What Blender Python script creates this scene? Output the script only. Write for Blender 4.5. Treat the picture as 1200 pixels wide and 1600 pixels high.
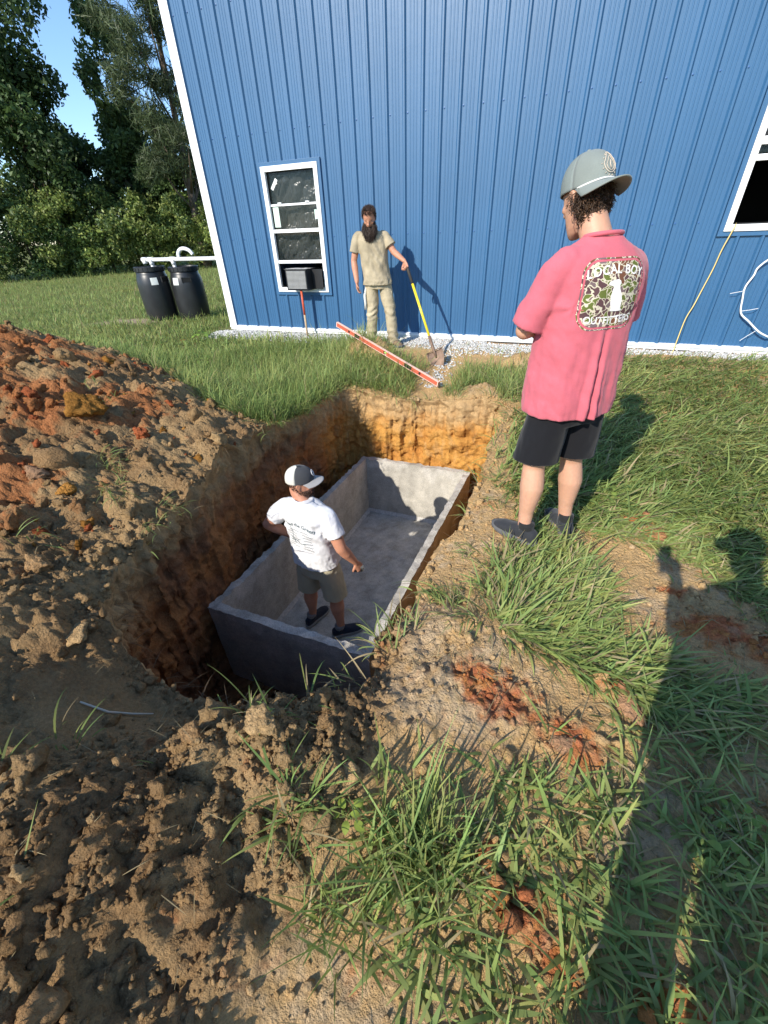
import bpy, bmesh, math, random
import numpy as np
from mathutils import Vector, Matrix, Euler
from mathutils.bvhtree import BVHTree
scene = bpy.context.scene
for o in list(bpy.data.objects): bpy.data.objects.remove(o)
R = math.radians
rng = np.random.default_rng(7); random.seed(7)

# ------------------------------------------------------------------ camera
CAM = np.array([5.4515, 0.0, 1.3519])
PITCH, ROLL, YAW = R(34.2746), R(-2.3968), R(-22.6911)
FW = np.array([math.sin(YAW)*math.cos(PITCH), math.cos(YAW)*math.cos(PITCH), -math.sin(PITCH)])
RT0 = np.array([math.cos(YAW), -math.sin(YAW), 0]); UP0 = np.cross(RT0, FW)
RT = RT0*math.cos(ROLL)+UP0*math.sin(ROLL); UPV = -RT0*math.sin(ROLL)+UP0*math.cos(ROLL)
cd = bpy.data.cameras.new('camera'); cam = bpy.data.objects.new('camera', cd); scene.collection.objects.link(cam)
cd.sensor_fit = 'VERTICAL'; cd.sensor_height = 36.0; cd.sensor_width = 27.0
cd.lens = 649.244/1600*36.0; cd.clip_start = 0.02; cd.clip_end = 2000
m = Matrix.Identity(4)
for i in range(3):
    m[i][0] = RT[i]; m[i][1] = UPV[i]; m[i][2] = -FW[i]; m[i][3] = CAM[i]
cam.matrix_world = m
scene.camera = cam
scene.render.resolution_x = 768; scene.render.resolution_y = 1024

# ------------------------------------------------------------------ light
SUN_AZ, SUN_EL = R(18.5), R(33.0)            # direction light travels: from -y-x towards +y+x
SUND = np.array([math.sin(SUN_AZ)*math.cos(SUN_EL), math.cos(SUN_AZ)*math.cos(SUN_EL), -math.sin(SUN_EL)])
w = bpy.data.worlds.new('World'); scene.world = w; w.use_nodes = True
nt = w.node_tree; nt.nodes.clear()
sky = nt.nodes.new('ShaderNodeTexSky'); sky.sky_type = 'NISHITA'; sky.sun_disc = False
sky.sun_elevation = SUN_EL; sky.sun_rotation = R(180)+SUN_AZ
sky.air_density = 1.0; sky.dust_density = 0.05; sky.ozone_density = 5.0
bg = nt.nodes.new('ShaderNodeBackground'); bg.inputs[1].default_value = 0.148
ow = nt.nodes.new('ShaderNodeOutputWorld')
nt.links.new(sky.outputs[0], bg.inputs[0]); nt.links.new(bg.outputs[0], ow.inputs[0])
sd = bpy.data.lights.new('sun', 'SUN'); sd.energy = 3.8; sd.angle = R(0.53); sd.color = (1.0, 0.93, 0.82)
sun = bpy.data.objects.new('sun', sd); scene.collection.objects.link(sun)
sun.rotation_euler = Vector(-SUND).to_track_quat('Z', 'Y').to_euler(); sun.location = (0, -10, 12)
vs = scene.view_settings; vs.view_transform = 'Standard'; vs.look = 'None'; vs.exposure = 0.78; vs.gamma = 1.0
vs.use_curve_mapping = False

# ------------------------------------------------------------------ helpers
COL = scene.collection
def tag(o, label=None, cat=None, group=None, kind=None):
    if label: o['label'] = label
    if cat: o['category'] = cat
    if group: o['group'] = group
    if kind: o['kind'] = kind
    return o
def empty(name, loc=(0,0,0), rotz=0.0, label=None, cat=None, group=None):
    o = bpy.data.objects.new(name, None); COL.objects.link(o); o.location = loc; o.rotation_euler = (0,0,rotz)
    o.empty_display_size = 0.1
    return tag(o, label, cat, group)
def np_mesh(name, V, F=None, quads=None, tris=None, smooth=True):
    """fast mesh from numpy: quads (n,4) and/or tris (n,3)"""
    me = bpy.data.meshes.new(name)
    V = np.asarray(V, np.float32)
    polys = []
    if F is not None:
        me.from_pydata([tuple(map(float, v)) for v in V], [], [tuple(int(i) for i in f) for f in F])
    else:
        idx = []; tot = []
        if quads is not None and len(quads): idx.append(np.asarray(quads, np.int32).ravel()); tot.append(np.full(len(quads), 4, np.int32))
        if tris is not None and len(tris): idx.append(np.asarray(tris, np.int32).ravel()); tot.append(np.full(len(tris), 3, np.int32))
        idx = np.concatenate(idx); tot = np.concatenate(tot)
        me.vertices.add(len(V)); me.vertices.foreach_set('co', V.ravel())
        me.loops.add(len(idx)); me.loops.foreach_set('vertex_index', idx)
        me.polygons.add(len(tot)); st = np.zeros(len(tot), np.int32); st[1:] = np.cumsum(tot)[:-1]
        me.polygons.foreach_set('loop_start', st); me.polygons.foreach_set('loop_total', tot)
        me.update(calc_edges=True)
    me.validate()
    if smooth: me.polygons.foreach_set('use_smooth', np.ones(len(me.polygons), bool))
    me.update()
    return me
def set_col(me, C, name='Col'):
    a = me.color_attributes.new(name, 'FLOAT_COLOR', 'POINT')
    C = np.asarray(C, np.float32)
    if C.shape[1] == 3: C = np.concatenate([C, np.ones((len(C),1), np.float32)], 1)
    a.data.foreach_set('color', C.ravel())
def obj(name, me, mat=None, parent=None):
    o = bpy.data.objects.new(name, me); COL.objects.link(o)
    if mat is not None:
        me.materials.clear(); me.materials.append(mat)
    if parent is not None: o.parent = parent
    return o
class MB:
    """collects simple shapes into one mesh"""
    def __init__(s): s.V = []; s.F = []
    def add(s, V, F):
        b = len(s.V); s.V += [tuple(map(float, v)) for v in V]; s.F += [tuple(b+i for i in f) for f in F]; return s
    def box(s, lo, hi, M=None):
        x0,y0,z0 = lo; x1,y1,z1 = hi
        V = [(x0,y0,z0),(x1,y0,z0),(x1,y1,z0),(x0,y1,z0),(x0,y0,z1),(x1,y0,z1),(x1,y1,z1),(x0,y1,z1)]
        if M is not None: V = [M @ Vector(v) for v in V]
        return s.add(V, [(0,3,2,1),(4,5,6,7),(0,1,5,4),(1,2,6,5),(2,3,7,6),(3,0,4,7)])
    def tube(s, pts, rad, n=10, caps=True):
        pts = [Vector(p) for p in pts]; rr = rad if hasattr(rad, '__len__') else [rad]*len(pts)
        V = []; up = None
        for i, p in enumerate(pts):
            t = (pts[min(i+1,len(pts)-1)]-pts[max(i-1,0)]).normalized()
            if up is None: up = t.orthogonal().normalized()
            a = (up - t*up.dot(t)).normalized(); up = a; b = t.cross(a)
            for k in range(n):
                th = 2*math.pi*k/n; V.append(p+(a*math.cos(th)+b*math.sin(th))*rr[i])
        F = []
        for i in range(len(pts)-1):
            for k in range(n):
                F.append((i*n+k, i*n+(k+1)%n, (i+1)*n+(k+1)%n, (i+1)*n+k))
        if caps: F.append(tuple(range(n))[::-1]); F.append(tuple((len(pts)-1)*n+k for k in range(n)))
        return s.add(V, F)
    def lathe(s, prof, n=32, c=(0,0,0)):
        V = []; F = []
        for r, z in prof:
            for k in range(n):
                th = 2*math.pi*k/n; V.append((c[0]+r*math.cos(th), c[1]+r*math.sin(th), c[2]+z))
        for i in range(len(prof)-1):
            for k in range(n): F.append((i*n+k, i*n+(k+1)%n, (i+1)*n+(k+1)%n, (i+1)*n+k))
        F.append(tuple(range(n))[::-1]); F.append(tuple((len(prof)-1)*n+k for k in range(n)))
        return s.add(V, F)
    def mesh(s, name, smooth=False, bevel=0.0, seg=2):
        me = np_mesh(name, s.V, F=s.F, smooth=smooth)
        if bevel > 0:
            bm = bmesh.new(); bm.from_mesh(me)
            bmesh.ops.bevel(bm, geom=[e for e in bm.edges], offset=bevel, segments=seg, profile=0.6, affect='EDGES')
            bm.to_mesh(me); bm.free()
        return me
    def build(s, name, mat, parent=None, smooth=False, bevel=0.0, seg=2):
        return obj(name, s.mesh(name, smooth, bevel, seg), mat, parent)
def fix_normals(me):
    bm = bmesh.new(); bm.from_mesh(me); bmesh.ops.recalc_face_normals(bm, faces=bm.faces); bm.to_mesh(me); bm.free()

# numpy gradient noise ------------------------------------------------
_pr = np.random.default_rng(11); _perm = np.tile(_pr.permutation(256), 3).astype(np.int64)
_g = _pr.normal(size=(256,3)); _g /= np.linalg.norm(_g, axis=1)[:,None]
def pnoise(P):
    P = np.asarray(P, float)
    if P.shape[1] == 2: P = np.concatenate([P, np.full((len(P),1), 0.37)], 1)
    i = np.floor(P).astype(np.int64); f = P-i; i &= 255
    u = f*f*f*(f*(f*6-15)+10)
    out = 0
    for dx in (0,1):
        wx = u[:,0] if dx else 1-u[:,0]
        for dy in (0,1):
            wy = u[:,1] if dy else 1-u[:,1]
            for dz in (0,1):
                wz = u[:,2] if dz else 1-u[:,2]
                h = _perm[_perm[_perm[i[:,0]+dx]+i[:,1]+dy]+i[:,2]+dz]
                g = _g[h]
                out = out + wx*wy*wz*(g[:,0]*(f[:,0]-dx)+g[:,1]*(f[:,1]-dy)+g[:,2]*(f[:,2]-dz))
    return out*1.5
def fbm(P, octv=4, lac=2.1, gain=0.5):
    s = 0; a = 1.0; Q = np.asarray(P, float)
    for k in range(octv):
        s = s + a*pnoise(Q+k*17.3); Q = Q*lac; a *= gain
    return s
def billow(P, octv=3, lac=2.0, gain=0.55):
    s = 0; a = 1.0; Q = np.asarray(P, float)
    for k in range(octv):
        s = s + a*(1-2*np.abs(pnoise(Q+k*9.1))); Q = Q*lac; a *= gain
    return s
def sstep(a, b, x):
    t = np.clip((x-a)/(b-a), 0, 1); return t*t*(3-2*t)
def poly_sdf(P, poly):
    """signed distance, positive inside; returns d and nearest point"""
    P = np.asarray(P, float); poly = np.asarray(poly, float); n = len(poly)
    best = np.full(len(P), 1e9); near = np.zeros((len(P),2)); inside = np.zeros(len(P), bool)
    for i in range(n):
        a = poly[i]; b = poly[(i+1)%n]; e = b-a; v = P-a
        t = np.clip((v@e)/(e@e), 0, 1); q = a+t[:,None]*e; d = np.hypot(*(P-q).T)
        m_ = d < best; best[m_] = d[m_]; near[m_] = q[m_]
        c = ((a[1] > P[:,1]) != (b[1] > P[:,1]))
        xi = a[0]+(P[:,1]-a[1])/(e[1] if abs(e[1]) > 1e-12 else 1e-12)*e[0]
        inside ^= c & (P[:,0] < xi)
    return np.where(inside, best, -best), near

# materials -------------------------------------------------------------
def mat(name, base=(.5,.5,.5), rough=.7, spec=.3, metal=0.0, vcol=False, n1=None, n2=None, bump=None, trans=0.0, sheen=0.0, gain=1.0):
    """principled with optional vertex colour, noise colour variation n1=(scale,amount,detail) and bump=(scale,strength,dist)"""
    m = bpy.data.materials.new(name); m.use_nodes = True; N = m.node_tree.nodes; L = m.node_tree.links
    b = N['Principled BSDF']; out = N['Material Output']
    b.inputs['Roughness'].default_value = rough; b.inputs['Metallic'].default_value = metal
    b.inputs['Specular IOR Level'].default_value = spec
    if sheen: b.inputs['Sheen Weight'].default_value = sheen
    tc = N.new('ShaderNodeTexCoord')
    if vcol:
        a = N.new('ShaderNodeVertexColor'); a.layer_name = 'Col'; src = a.outputs[0]
    else:
        c = N.new('ShaderNodeRGB'); c.outputs[0].default_value = (*base, 1); src = c.outputs[0]
    for nn in (n1, n2):
        if nn:
            t = N.new('ShaderNodeTexNoise'); t.inputs['Scale'].default_value = nn[0]; t.inputs['Detail'].default_value = nn[2] if len(nn) > 2 else 4
            L.new(tc.outputs['Object'], t.inputs['Vector'])
            mr = N.new('ShaderNodeMapRange'); mr.inputs[1].default_value = .25; mr.inputs[2].default_value = .75
            mr.inputs[3].default_value = 1-nn[1]; mr.inputs[4].default_value = 1+nn[1]
            L.new(t.outputs[0], mr.inputs[0])
            mx = N.new('ShaderNodeVectorMath'); mx.operation = 'SCALE'
            L.new(src, mx.inputs[0]); L.new(mr.outputs[0], mx.inputs['Scale']); src = mx.outputs[0]
    L.new(src, b.inputs['Base Color'])
    if bump:
        t = N.new('ShaderNodeTexNoise'); t.inputs['Scale'].default_value = bump[0]; t.inputs['Detail'].default_value = 6; t.inputs['Roughness'].default_value = .65
        L.new(tc.outputs['Object'], t.inputs['Vector'])
        bp = N.new('ShaderNodeBump'); bp.inputs['Strength'].default_value = bump[1]; bp.inputs['Distance'].default_value = bump[2]
        L.new(t.outputs[0], bp.inputs['Height']); L.new(bp.outputs[0], b.inputs['Normal'])
    if trans:
        tr = N.new('ShaderNodeBsdfTranslucent'); L.new(src, tr.inputs[0])
        ms = N.new('ShaderNodeMixShader'); ms.inputs[0].default_value = trans
        L.new(b.outputs[0], ms.inputs[1]); L.new(tr.outputs[0], ms.inputs[2]); L.new(ms.outputs[0], out.inputs[0])
    return m
# ------------------------------------------------------------------ terrain
WALL_Y = 6.56
CP = [ # x, y, z control heights read off the place
 (-3,6.4,-.10),(0,6.4,-.09),(2,6.45,-.08),(4,6.45,-.08),(6,6.45,-.08),(8,6.45,-.08),(11,6.4,-.08),
 (2.9,5.95,-.07),(3.3,5.75,-.07),(2.6,5.6,-.10),(0.5,5.6,-.14),(5,5.6,-.16),(7,5.6,-.14),(9,5.6,-.12),(4.2,5.1,-.21),(3.5,4.9,-.14),
 (3.2,4.5,-.18),(4.1,4.42,-.26),(4.7,4.45,-.2),(5.2,4.4,-.2),(5.3,3.2,-.22),(5.3,2.2,-.22),(7,4,-.15),(9,4,-.1),(7,2.5,-.18),(9,2,-.12),
 (5.55,2.15,-.205),(6.2,2.0,-.22),(6.3,1,-.21),(5.5,1,-.2),(7.5,.5,-.17),(5.9,-.2,-.2),(5.3,-.6,-.2),(7,-1.5,-.2),(5.5,-2,-.2),
 (5.1,1.5,-.25),(5.06,1.05,-.20),(5.1,.75,-.16),(5.25,1.1,-.135),(5.22,1.3,-.16),(5.3,.9,-.15),
 # lawn behind the spoil heap
 (3.1,3.6,-.17),(2.7,3.35,-.14),(1.6,4.2,-.2),(-.3,5.0,-.2),(-3,5.6,-.2),(-8,8,-.2),(-6,6,-.2),(-2,9,-.22),
 # spoil heap on the left
 (3.15,2.7,-.06),(2.9,2.55,.04),(2.2,2.6,.22),(1.4,2.55,.44),(.5,2.5,.62),(-.6,2.5,.72),(-2,2.6,.78),(-4,2.6,.6),(-5.5,4,.0),
 (3.2,1.9,-.06),(2.7,1.8,.12),(2,1.6,.33),(1.2,1.4,.52),(0,1.4,.66),(-2,1,.7),(2.9,1.1,.02),(2.3,.8,.22),(1.3,.5,.42),(-.5,.2,.5),
 (3.35,.95,-.12),(3.0,.45,.08),(3.4,.55,.06),(3.62,.78,-.10),(3.3,.1,.12),(2.5,-.3,.25),(1,-1,.3),(-3,-2,.3),
 # spoil ridge in the foreground
 (4.74,.52,-.03),(4.58,.3,.05),(4.46,.05,.09),(4.38,-.2,.1),(4.3,-.6,.08),(4.9,.35,-.08),(5.02,.1,-.15),(4.85,-.1,-.08),(4.8,-.6,-.05),
 (4.12,.42,-.25),(3.9,.2,-.07),(3.75,.0,.03),(3.7,-.4,.10),(4.0,.58,-.36),(4.4,.55,-.31),(4.6,.62,-.22),(4.25,.2,-.02),(4.95,.7,-.13),(3.8,.45,-.10),
]
CP += [(x,y,-.2) for x,y in ((-14,-6),(-14,4),(-14,14),(0,-7),(8,-6),(15,-6),(15,3),(15,12),(0,14),(8,14))]
CP = np.array(CP)
def _U(r2): return 0.5*r2*np.log(r2+1e-9)
_n = len(CP); _A = np.zeros((_n+3,_n+3)); _d2 = ((CP[:,None,:2]-CP[None,:,:2])**2).sum(-1)
_A[:_n,:_n] = _U(_d2)+np.eye(_n)*0.004; _A[:_n,_n] = 1; _A[:_n,_n+1:] = CP[:,:2]; _A[_n,:_n] = 1; _A[_n+1:,:_n] = CP[:,:2].T
_w = np.linalg.solve(_A, np.concatenate([CP[:,2], np.zeros(3)]))
def base_z(P):
    P = np.asarray(P, float); out = np.zeros(len(P))
    for s in range(0, len(P), 40000):
        Q = P[s:s+40000]; d2 = ((Q[:,None,:]-CP[None,:,:2])**2).sum(-1)
        out[s:s+40000] = _U(d2)@_w[:_n]+_w[_n]+Q@_w[_n+1:]
    far = np.maximum(np.maximum(np.abs(P[:,0]-0.5)-11, np.abs(P[:,1]-4)-8), 0)
    k = sstep(0, 4, far)
    return np.clip(out, -.4, 1.0)*(1-k)-.2*k
# pit lip outline (world x,y), clockwise from far left
LIP0 = np.array([(3.20,4.36),(3.7,4.34),(4.05,4.40),(4.4,4.37),(4.8,4.36),(5.05,4.28),(5.07,3.6),(5.10,2.9),(5.09,2.5),(5.04,2.05),(4.98,1.66),(4.99,1.4),
                (4.96,1.14),(4.97,.92),(4.93,.80),(4.70,.70),(4.52,.66),(4.28,.655),(4.05,.67),(3.80,.72),(3.60,.82),(3.46,1.0),(3.40,1.3),(3.33,1.65),
                (3.25,2.05),(3.16,2.5),(3.14,3.0),(3.12,3.5),(3.12,4.1)])
def catmull(P, k=10, closed=True):
    n = len(P); out = []
    for i in range(n if closed else n-1):
        p0,p1,p2,p3 = (P[(i-1)%n],P[i],P[(i+1)%n],P[(i+2)%n]) if closed else (P[max(i-1,0)],P[i],P[i+1],P[min(i+2,n-1)])
        for t in np.arange(k)/k:
            out.append(.5*((2*p1)+(-p0+p2)*t+(2*p0-5*p1+4*p2-p3)*t*t+(-p0+3*p1-3*p2+p3)*t**3))
    if not closed: out.append(P[-1])
    return np.array(out)
LIP = catmull(LIP0, 28)
_s = np.concatenate([[0], np.cumsum(np.hypot(*np.diff(LIP, axis=0).T))])
_nn = fbm(LIP*3.0, 4)*.035+fbm(LIP*9.0, 3)*.028
_t = np.roll(LIP,-1,0)-np.roll(LIP,1,0); _t /= np.hypot(*_t.T)[:,None]
LIP = LIP+np.stack([_t[:,1],-_t[:,0]],1)*_nn[:,None]
# loose soil area (spoil heaps)
SOIL = np.array([(5.12,.80),(5.16,.55),(5.10,.30),(5.07,.05),(5.1,-.5),(5.0,-3),(-9,-3),(-9,4.2),(-5,5.2),(-3.2,5.0),(-1.4,4.5),(.3,3.98),(1.4,3.58),(2.2,3.22),(2.75,2.98),(3.1,2.9),(3.5,2.8),(4.5,2),(5.0,1.3)])
def soil_mask(P):
    P = np.asarray(P, float); d,_ = poly_sdf(P, SOIL)
    return sstep(-.10, .16, d+fbm(P*2.2,3)*.14)
REDSPOTS = [(5.52,1.0,.22,.13),(5.72,.97,.16,.10),(5.40,1.05,.10,.08),(6.42,1.72,.30,.10),(6.7,1.6,.25,.14),(6.1,2.5,.1,.08),(6.22,1.9,.12,.06),(5.62,.42,.09,.06),(5.72,.36,.08,.06),(6.0,.36,.10,.08),(5.52,.52,.08,.05),(6.06,.2,.06,.08),(5.9,1.25,.09,.06)]
def lumps(P): return np.minimum(np.abs(pnoise(P))*1.6, .62)
def smooth_slope(P): return sstep(.35,.8,np.exp(-(((P[:,0]-3.98)/.34)**2+((P[:,1]-.42)/.25)**2)))
PILES = [(3.10,5.36,.34,.20,.235),(5.15,5.70,.26,.16,.14),(4.72,4.60,.30,.16,.07),(3.5,5.2,.2,.2,.05)]   # small dirt heaps: x,y,rx,ry,height
def pile_w(P):
    w_ = np.zeros(len(P))
    for x,y,rx,ry,h in PILES: w_ = np.maximum(w_, np.exp(-(((P[:,0]-x)/rx)**2+((P[:,1]-y)/ry)**2)))
    return w_
def ground_z(P, detail=True):
    P = np.asarray(P, float)
    z = base_z(P); S = soil_mask(P)
    near = 1-sstep(9, 14, np.hypot(P[:,0]-3, P[:,1]-2))
    z = z + fbm(P*1.3,3)*.02*near
    for x,y,rx,ry,h in PILES:
        g = np.exp(-(((P[:,0]-x)/rx)**2+((P[:,1]-y)/ry)**2)); z = z + g*h*(1+.5*fbm(P*6,3))+(g > .08)*g*(lumps(P*14)*.05+lumps(P*30)*.02)
    if detail:
        wall = 1-sstep(5.9, 6.3, P[:,1])          # keep the gravel strip even
        z = z + near*((billow(P*2.6+5, 3)-.55)*.030 + fbm(P*7,3)*.020 + lumps(P*2.6+1)*.095 + lumps(P*6)*.050 + lumps(P*15+3)*.040 + lumps(P*34+9)*.024 + lumps(P*52+2)*.012 + fbm(P*60,2)*.004 - .058)*S*(1-.75*smooth_slope(P))
        z = z + near*wall*(fbm(P*5,3)*.012+fbm(P*22,3)*.006)*(1-S)
        rs = np.zeros(len(P))
        for x,y,rx,ry in REDSPOTS: rs = np.maximum(rs, np.exp(-(((P[:,0]-x)/rx)**2+((P[:,1]-y)/ry)**2)))
        rs = sstep(.3,.7,rs); z = z + rs*(lumps(P*11)*.035+lumps(P*24)*.026+lumps(P*48)*.012-.01)*(1-S)
        # slabs and ledges of drier soil right of the pit
        b = np.exp(-(((P[:,0]-5.2)/.25)**2+((P[:,1]-1.05)/.42)**2))
        z = z + b*((billow(P*5+2,3)-.4)*.034+lumps(P*12)*.030+lumps(P*26)*.016+lumps(P*50)*.008)
    return z
def zat(x, y, detail=True): return float(ground_z(np.array([[x,y]]), detail)[0])

# --- ground colours (albedo)
TAN = np.array([.500,.330,.160]); BROWN = np.array([.320,.195,.092]); DKBROWN = np.array([.16,.092,.05]); RED = np.array([.48,.140,.055]); ORANGE = np.array([.56,.26,.06]); GRASSOIL = np.array([.19,.205,.07]); PALE = np.array([.47,.36,.24])
HEAPRED = [(.2,2.6,1.2,.9),(2.0,1.9,.5,.4),(1.2,1.9,.5,.4),(2.45,1.15,.4,.3),(1.7,1.1,.5,.4),(2.2,2.3,.35,.3),(-1.5,2.4,1.5,1)]
def ground_col(P):
    n = len(P); S = soil_mask(P)[:,None]
    a = fbm(P*1.7+3,4)[:,None]; b = fbm(P*6+8,4)[:,None]; c = fbm(P*28,3)[:,None]
    heap = TAN*.80*(1-sstep(-.3,.5,a))+BROWN*.92*sstep(-.3,.5,a)
    heap = heap*(1-.35*sstep(.2,.7,b))+TAN*.35*sstep(.2,.7,b)
    hr = np.zeros((n,1))
    for x,y,rx,ry in HEAPRED: hr = np.maximum(hr, np.exp(-(((P[:,0]-x)/rx)**2+((P[:,1]-y)/ry)**2))[:,None])
    k = sstep(.30,.75,hr+b*.55+c*.25); heap = heap*(1-k*.75)+(RED*.62+ORANGE*.2)*k*.75
    tan = TAN*(1-sstep(-.2,.7,b)*.35)+BROWN*sstep(-.2,.7,b)*.30+c*.03
    right = TAN*1.02+(PALE-TAN)*sstep(.0,.6,a+.4*c)
    lawn = np.broadcast_to(GRASSOIL,(n,3))
    far = sstep(7,11,np.hypot(P[:,0]-4,P[:,1]-2))[:,None]
    q = (right*.75+tan*.25)*np.array([1.18,1.16,1.10])
    q = q*(1-far)+lawn*far
    left = (1-sstep(2.6,3.6,P[:,0]+P[:,1]*0))[:,None]*sstep(2.6,3.2,P[:,1])[:,None]
    q = q*(1-left)+lawn*left
    rs = np.zeros((n,1))
    for x,y,rx,ry in REDSPOTS: rs = np.maximum(rs, np.exp(-(((P[:,0]-x)/rx)**2+((P[:,1]-y)/ry)**2))[:,None])
    k = sstep(.30,.85,rs+b*.50+c*.40)*.9; rc = RED*1.05+(ORANGE-RED)*.55*sstep(.1,.7,c+.5*b)+(PALE-RED)*.35*sstep(.25,.6,fbm(P*17+5,3))[:,None]
    q = q*(1-k)+rc*k
    # bare patch by the barrels
    bp = np.exp(-(((P[:,0]+3.3)/1.2)**2+((P[:,1]-7.0)/.5)**2))[:,None]; k = sstep(.4,.8,bp+b*.3); q = q*(1-k)+PALE*k
    pw = sstep(.2,.6,pile_w(P)+.15*fbm(P*5,2))[:,None]; q = q*(1-pw)+(TAN*.95+c*.05)*pw
    out = heap*S+q*(1-S)
    return np.clip(out,.02,.8)

# --- grid with finer spacing where the camera is near
def axis(segs):
    out = [segs[0][0]]
    for a,b,st in segs:
        n = max(1,int(round((b-a)/st))); out += list(a+(b-a)*np.arange(1,n+1)/n)
    return np.array(out)
gx = axis([(-400,-60,40),(-60,-20,5),(-20,-8,.8),(-8,-2,.09),(-2,1.5,.03),(1.5,3.2,.016),(3.2,5.6,.0105),(5.6,6.6,.014),(6.6,8.2,.035),(8.2,14,.2),(14,60,5),(60,400,40)])
gy = axis([(-300,-20,40),(-20,-3,2),(-3,-.5,.1),(-.5,1.7,.0105),(1.7,3.2,.015),(3.2,5,.024),(5,7,.04),(7,12,.2),(12,40,1.5),(40,400,40)])
GX, GY = np.meshgrid(gx, gy); GP = np.stack([GX.ravel(), GY.ravel()], 1)
nx, ny = len(gx), len(gy)
pd_all = np.full(len(GP), -9.0); nearp = GP.copy()
box = (GP[:,0]>2.9)&(GP[:,0]<5.4)&(GP[:,1]>.4)&(GP[:,1]<4.7)
pd_all[box], nearp[box] = poly_sdf(GP[box], LIP)
qi = (np.arange(ny-1)[:,None]*nx+np.arange(nx-1)[None,:]).ravel()
Q = np.stack([qi, qi+1, qi+nx+1, qi+nx], 1)
keep = (pd_all[Q] <= 0).any(1); Q = Q[keep]
used = np.zeros(len(GP), bool); used[Q.ravel()] = True
snap = used & (pd_all > 0); GP[snap] = nearp[snap]
remap = -np.ones(len(GP), np.int64); remap[used] = np.arange(used.sum()); GPu = GP[used]
GZ = ground_z(GPu)
me = np_mesh('ground', np.column_stack([GPu, GZ]), quads=remap[Q])
set_col(me, ground_col(GPu))
M_ground = mat('soil_ground', vcol=True, rough=.95, spec=.1, n1=(70,.22,5), n2=(260,.18,3), bump=(60,1.0,.035))
obj('ground', me, M_ground)['kind'] = 'structure'

# --- pit walls: outline x depth, displaced
PIT_Z = -1.86
nl = len(LIP); tdir = np.roll(LIP,-1,0)-np.roll(LIP,1,0); tdir /= np.hypot(*tdir.T)[:,None]
outn = np.stack([-tdir[:,1], tdir[:,0]], 1)
if poly_sdf(LIP[:1]+outn[:1]*.05, LIP)[0][0] > 0: outn = -outn
zl = ground_z(LIP)
rows = []; depth_f = [-1,0]+list(np.linspace(0.006,1,125))
for r in depth_f:
    if r == -1: rows.append(np.column_stack([LIP+outn*.035, zl-.035])); continue
    if r == 0: rows.append(np.column_stack([LIP+outn*.001, zl-.001])); continue
    batter = -.06+.24*sstep(4.3,4.9,LIP[:,0])*sstep(.9,1.3,LIP[:,1])*(1-sstep(4.0,4.3,LIP[:,1]))
    P = LIP-outn*(.015*sstep(0,.06,r)+batter*r)[:,None]
    z = zl+(PIT_Z-zl)*r
    X = np.column_stack([P, z])
    streak = np.column_stack([X[:,:2]*5.0, X[:,2]*.9])
    d = fbm(X*2.2,3)*.05+billow(streak,3)*.030+lumps(streak*2.2)*.02+fbm(X*9,4)*.034+lumps(X*20)*.022+fbm(X*50,2)*.006-.02
    d = d*sstep(0,.05,r)
    X[:,:2] += outn*(d*1.0)[:,None]
    X[:,2] += fbm(X*9+4,2)*.01*sstep(0,.05,r)
    rows.append(X)
PV = np.concatenate(rows); nr = len(rows)
ii = np.arange(nl); PQ = np.concatenate([np.stack([r*nl+ii, r*nl+(ii+1)%nl, (r+1)*nl+(ii+1)%nl, (r+1)*nl+ii],1) for r in range(nr-1)])
ctr = len(PV); PV = np.concatenate([PV, [[4.1,2.6,PIT_Z]]])
PT = np.stack([(nr-1)*nl+ii, (nr-1)*nl+(ii+1)%nl, np.full(nl,ctr)],1)
me = np_mesh('pit', PV, quads=PQ, tris=PT); fix_normals(me)
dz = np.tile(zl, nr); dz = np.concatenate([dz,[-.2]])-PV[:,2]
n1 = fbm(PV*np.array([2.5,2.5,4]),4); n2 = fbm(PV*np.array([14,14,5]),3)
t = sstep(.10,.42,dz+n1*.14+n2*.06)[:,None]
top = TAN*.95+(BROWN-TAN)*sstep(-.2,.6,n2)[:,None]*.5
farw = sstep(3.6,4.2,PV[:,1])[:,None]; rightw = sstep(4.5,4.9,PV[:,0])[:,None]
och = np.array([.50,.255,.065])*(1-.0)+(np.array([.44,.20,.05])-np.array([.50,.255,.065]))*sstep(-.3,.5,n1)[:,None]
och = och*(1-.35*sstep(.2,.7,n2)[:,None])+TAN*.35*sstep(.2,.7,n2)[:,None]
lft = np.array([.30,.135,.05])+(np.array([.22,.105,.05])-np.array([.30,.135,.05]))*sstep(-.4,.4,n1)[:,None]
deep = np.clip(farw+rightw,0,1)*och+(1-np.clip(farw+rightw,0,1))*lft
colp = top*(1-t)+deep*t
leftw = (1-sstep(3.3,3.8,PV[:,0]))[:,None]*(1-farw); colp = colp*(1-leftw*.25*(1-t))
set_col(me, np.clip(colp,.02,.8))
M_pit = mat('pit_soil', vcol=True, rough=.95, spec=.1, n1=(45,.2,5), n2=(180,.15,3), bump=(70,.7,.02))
obj('pit', me, M_pit)['kind'] = 'structure'
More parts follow.
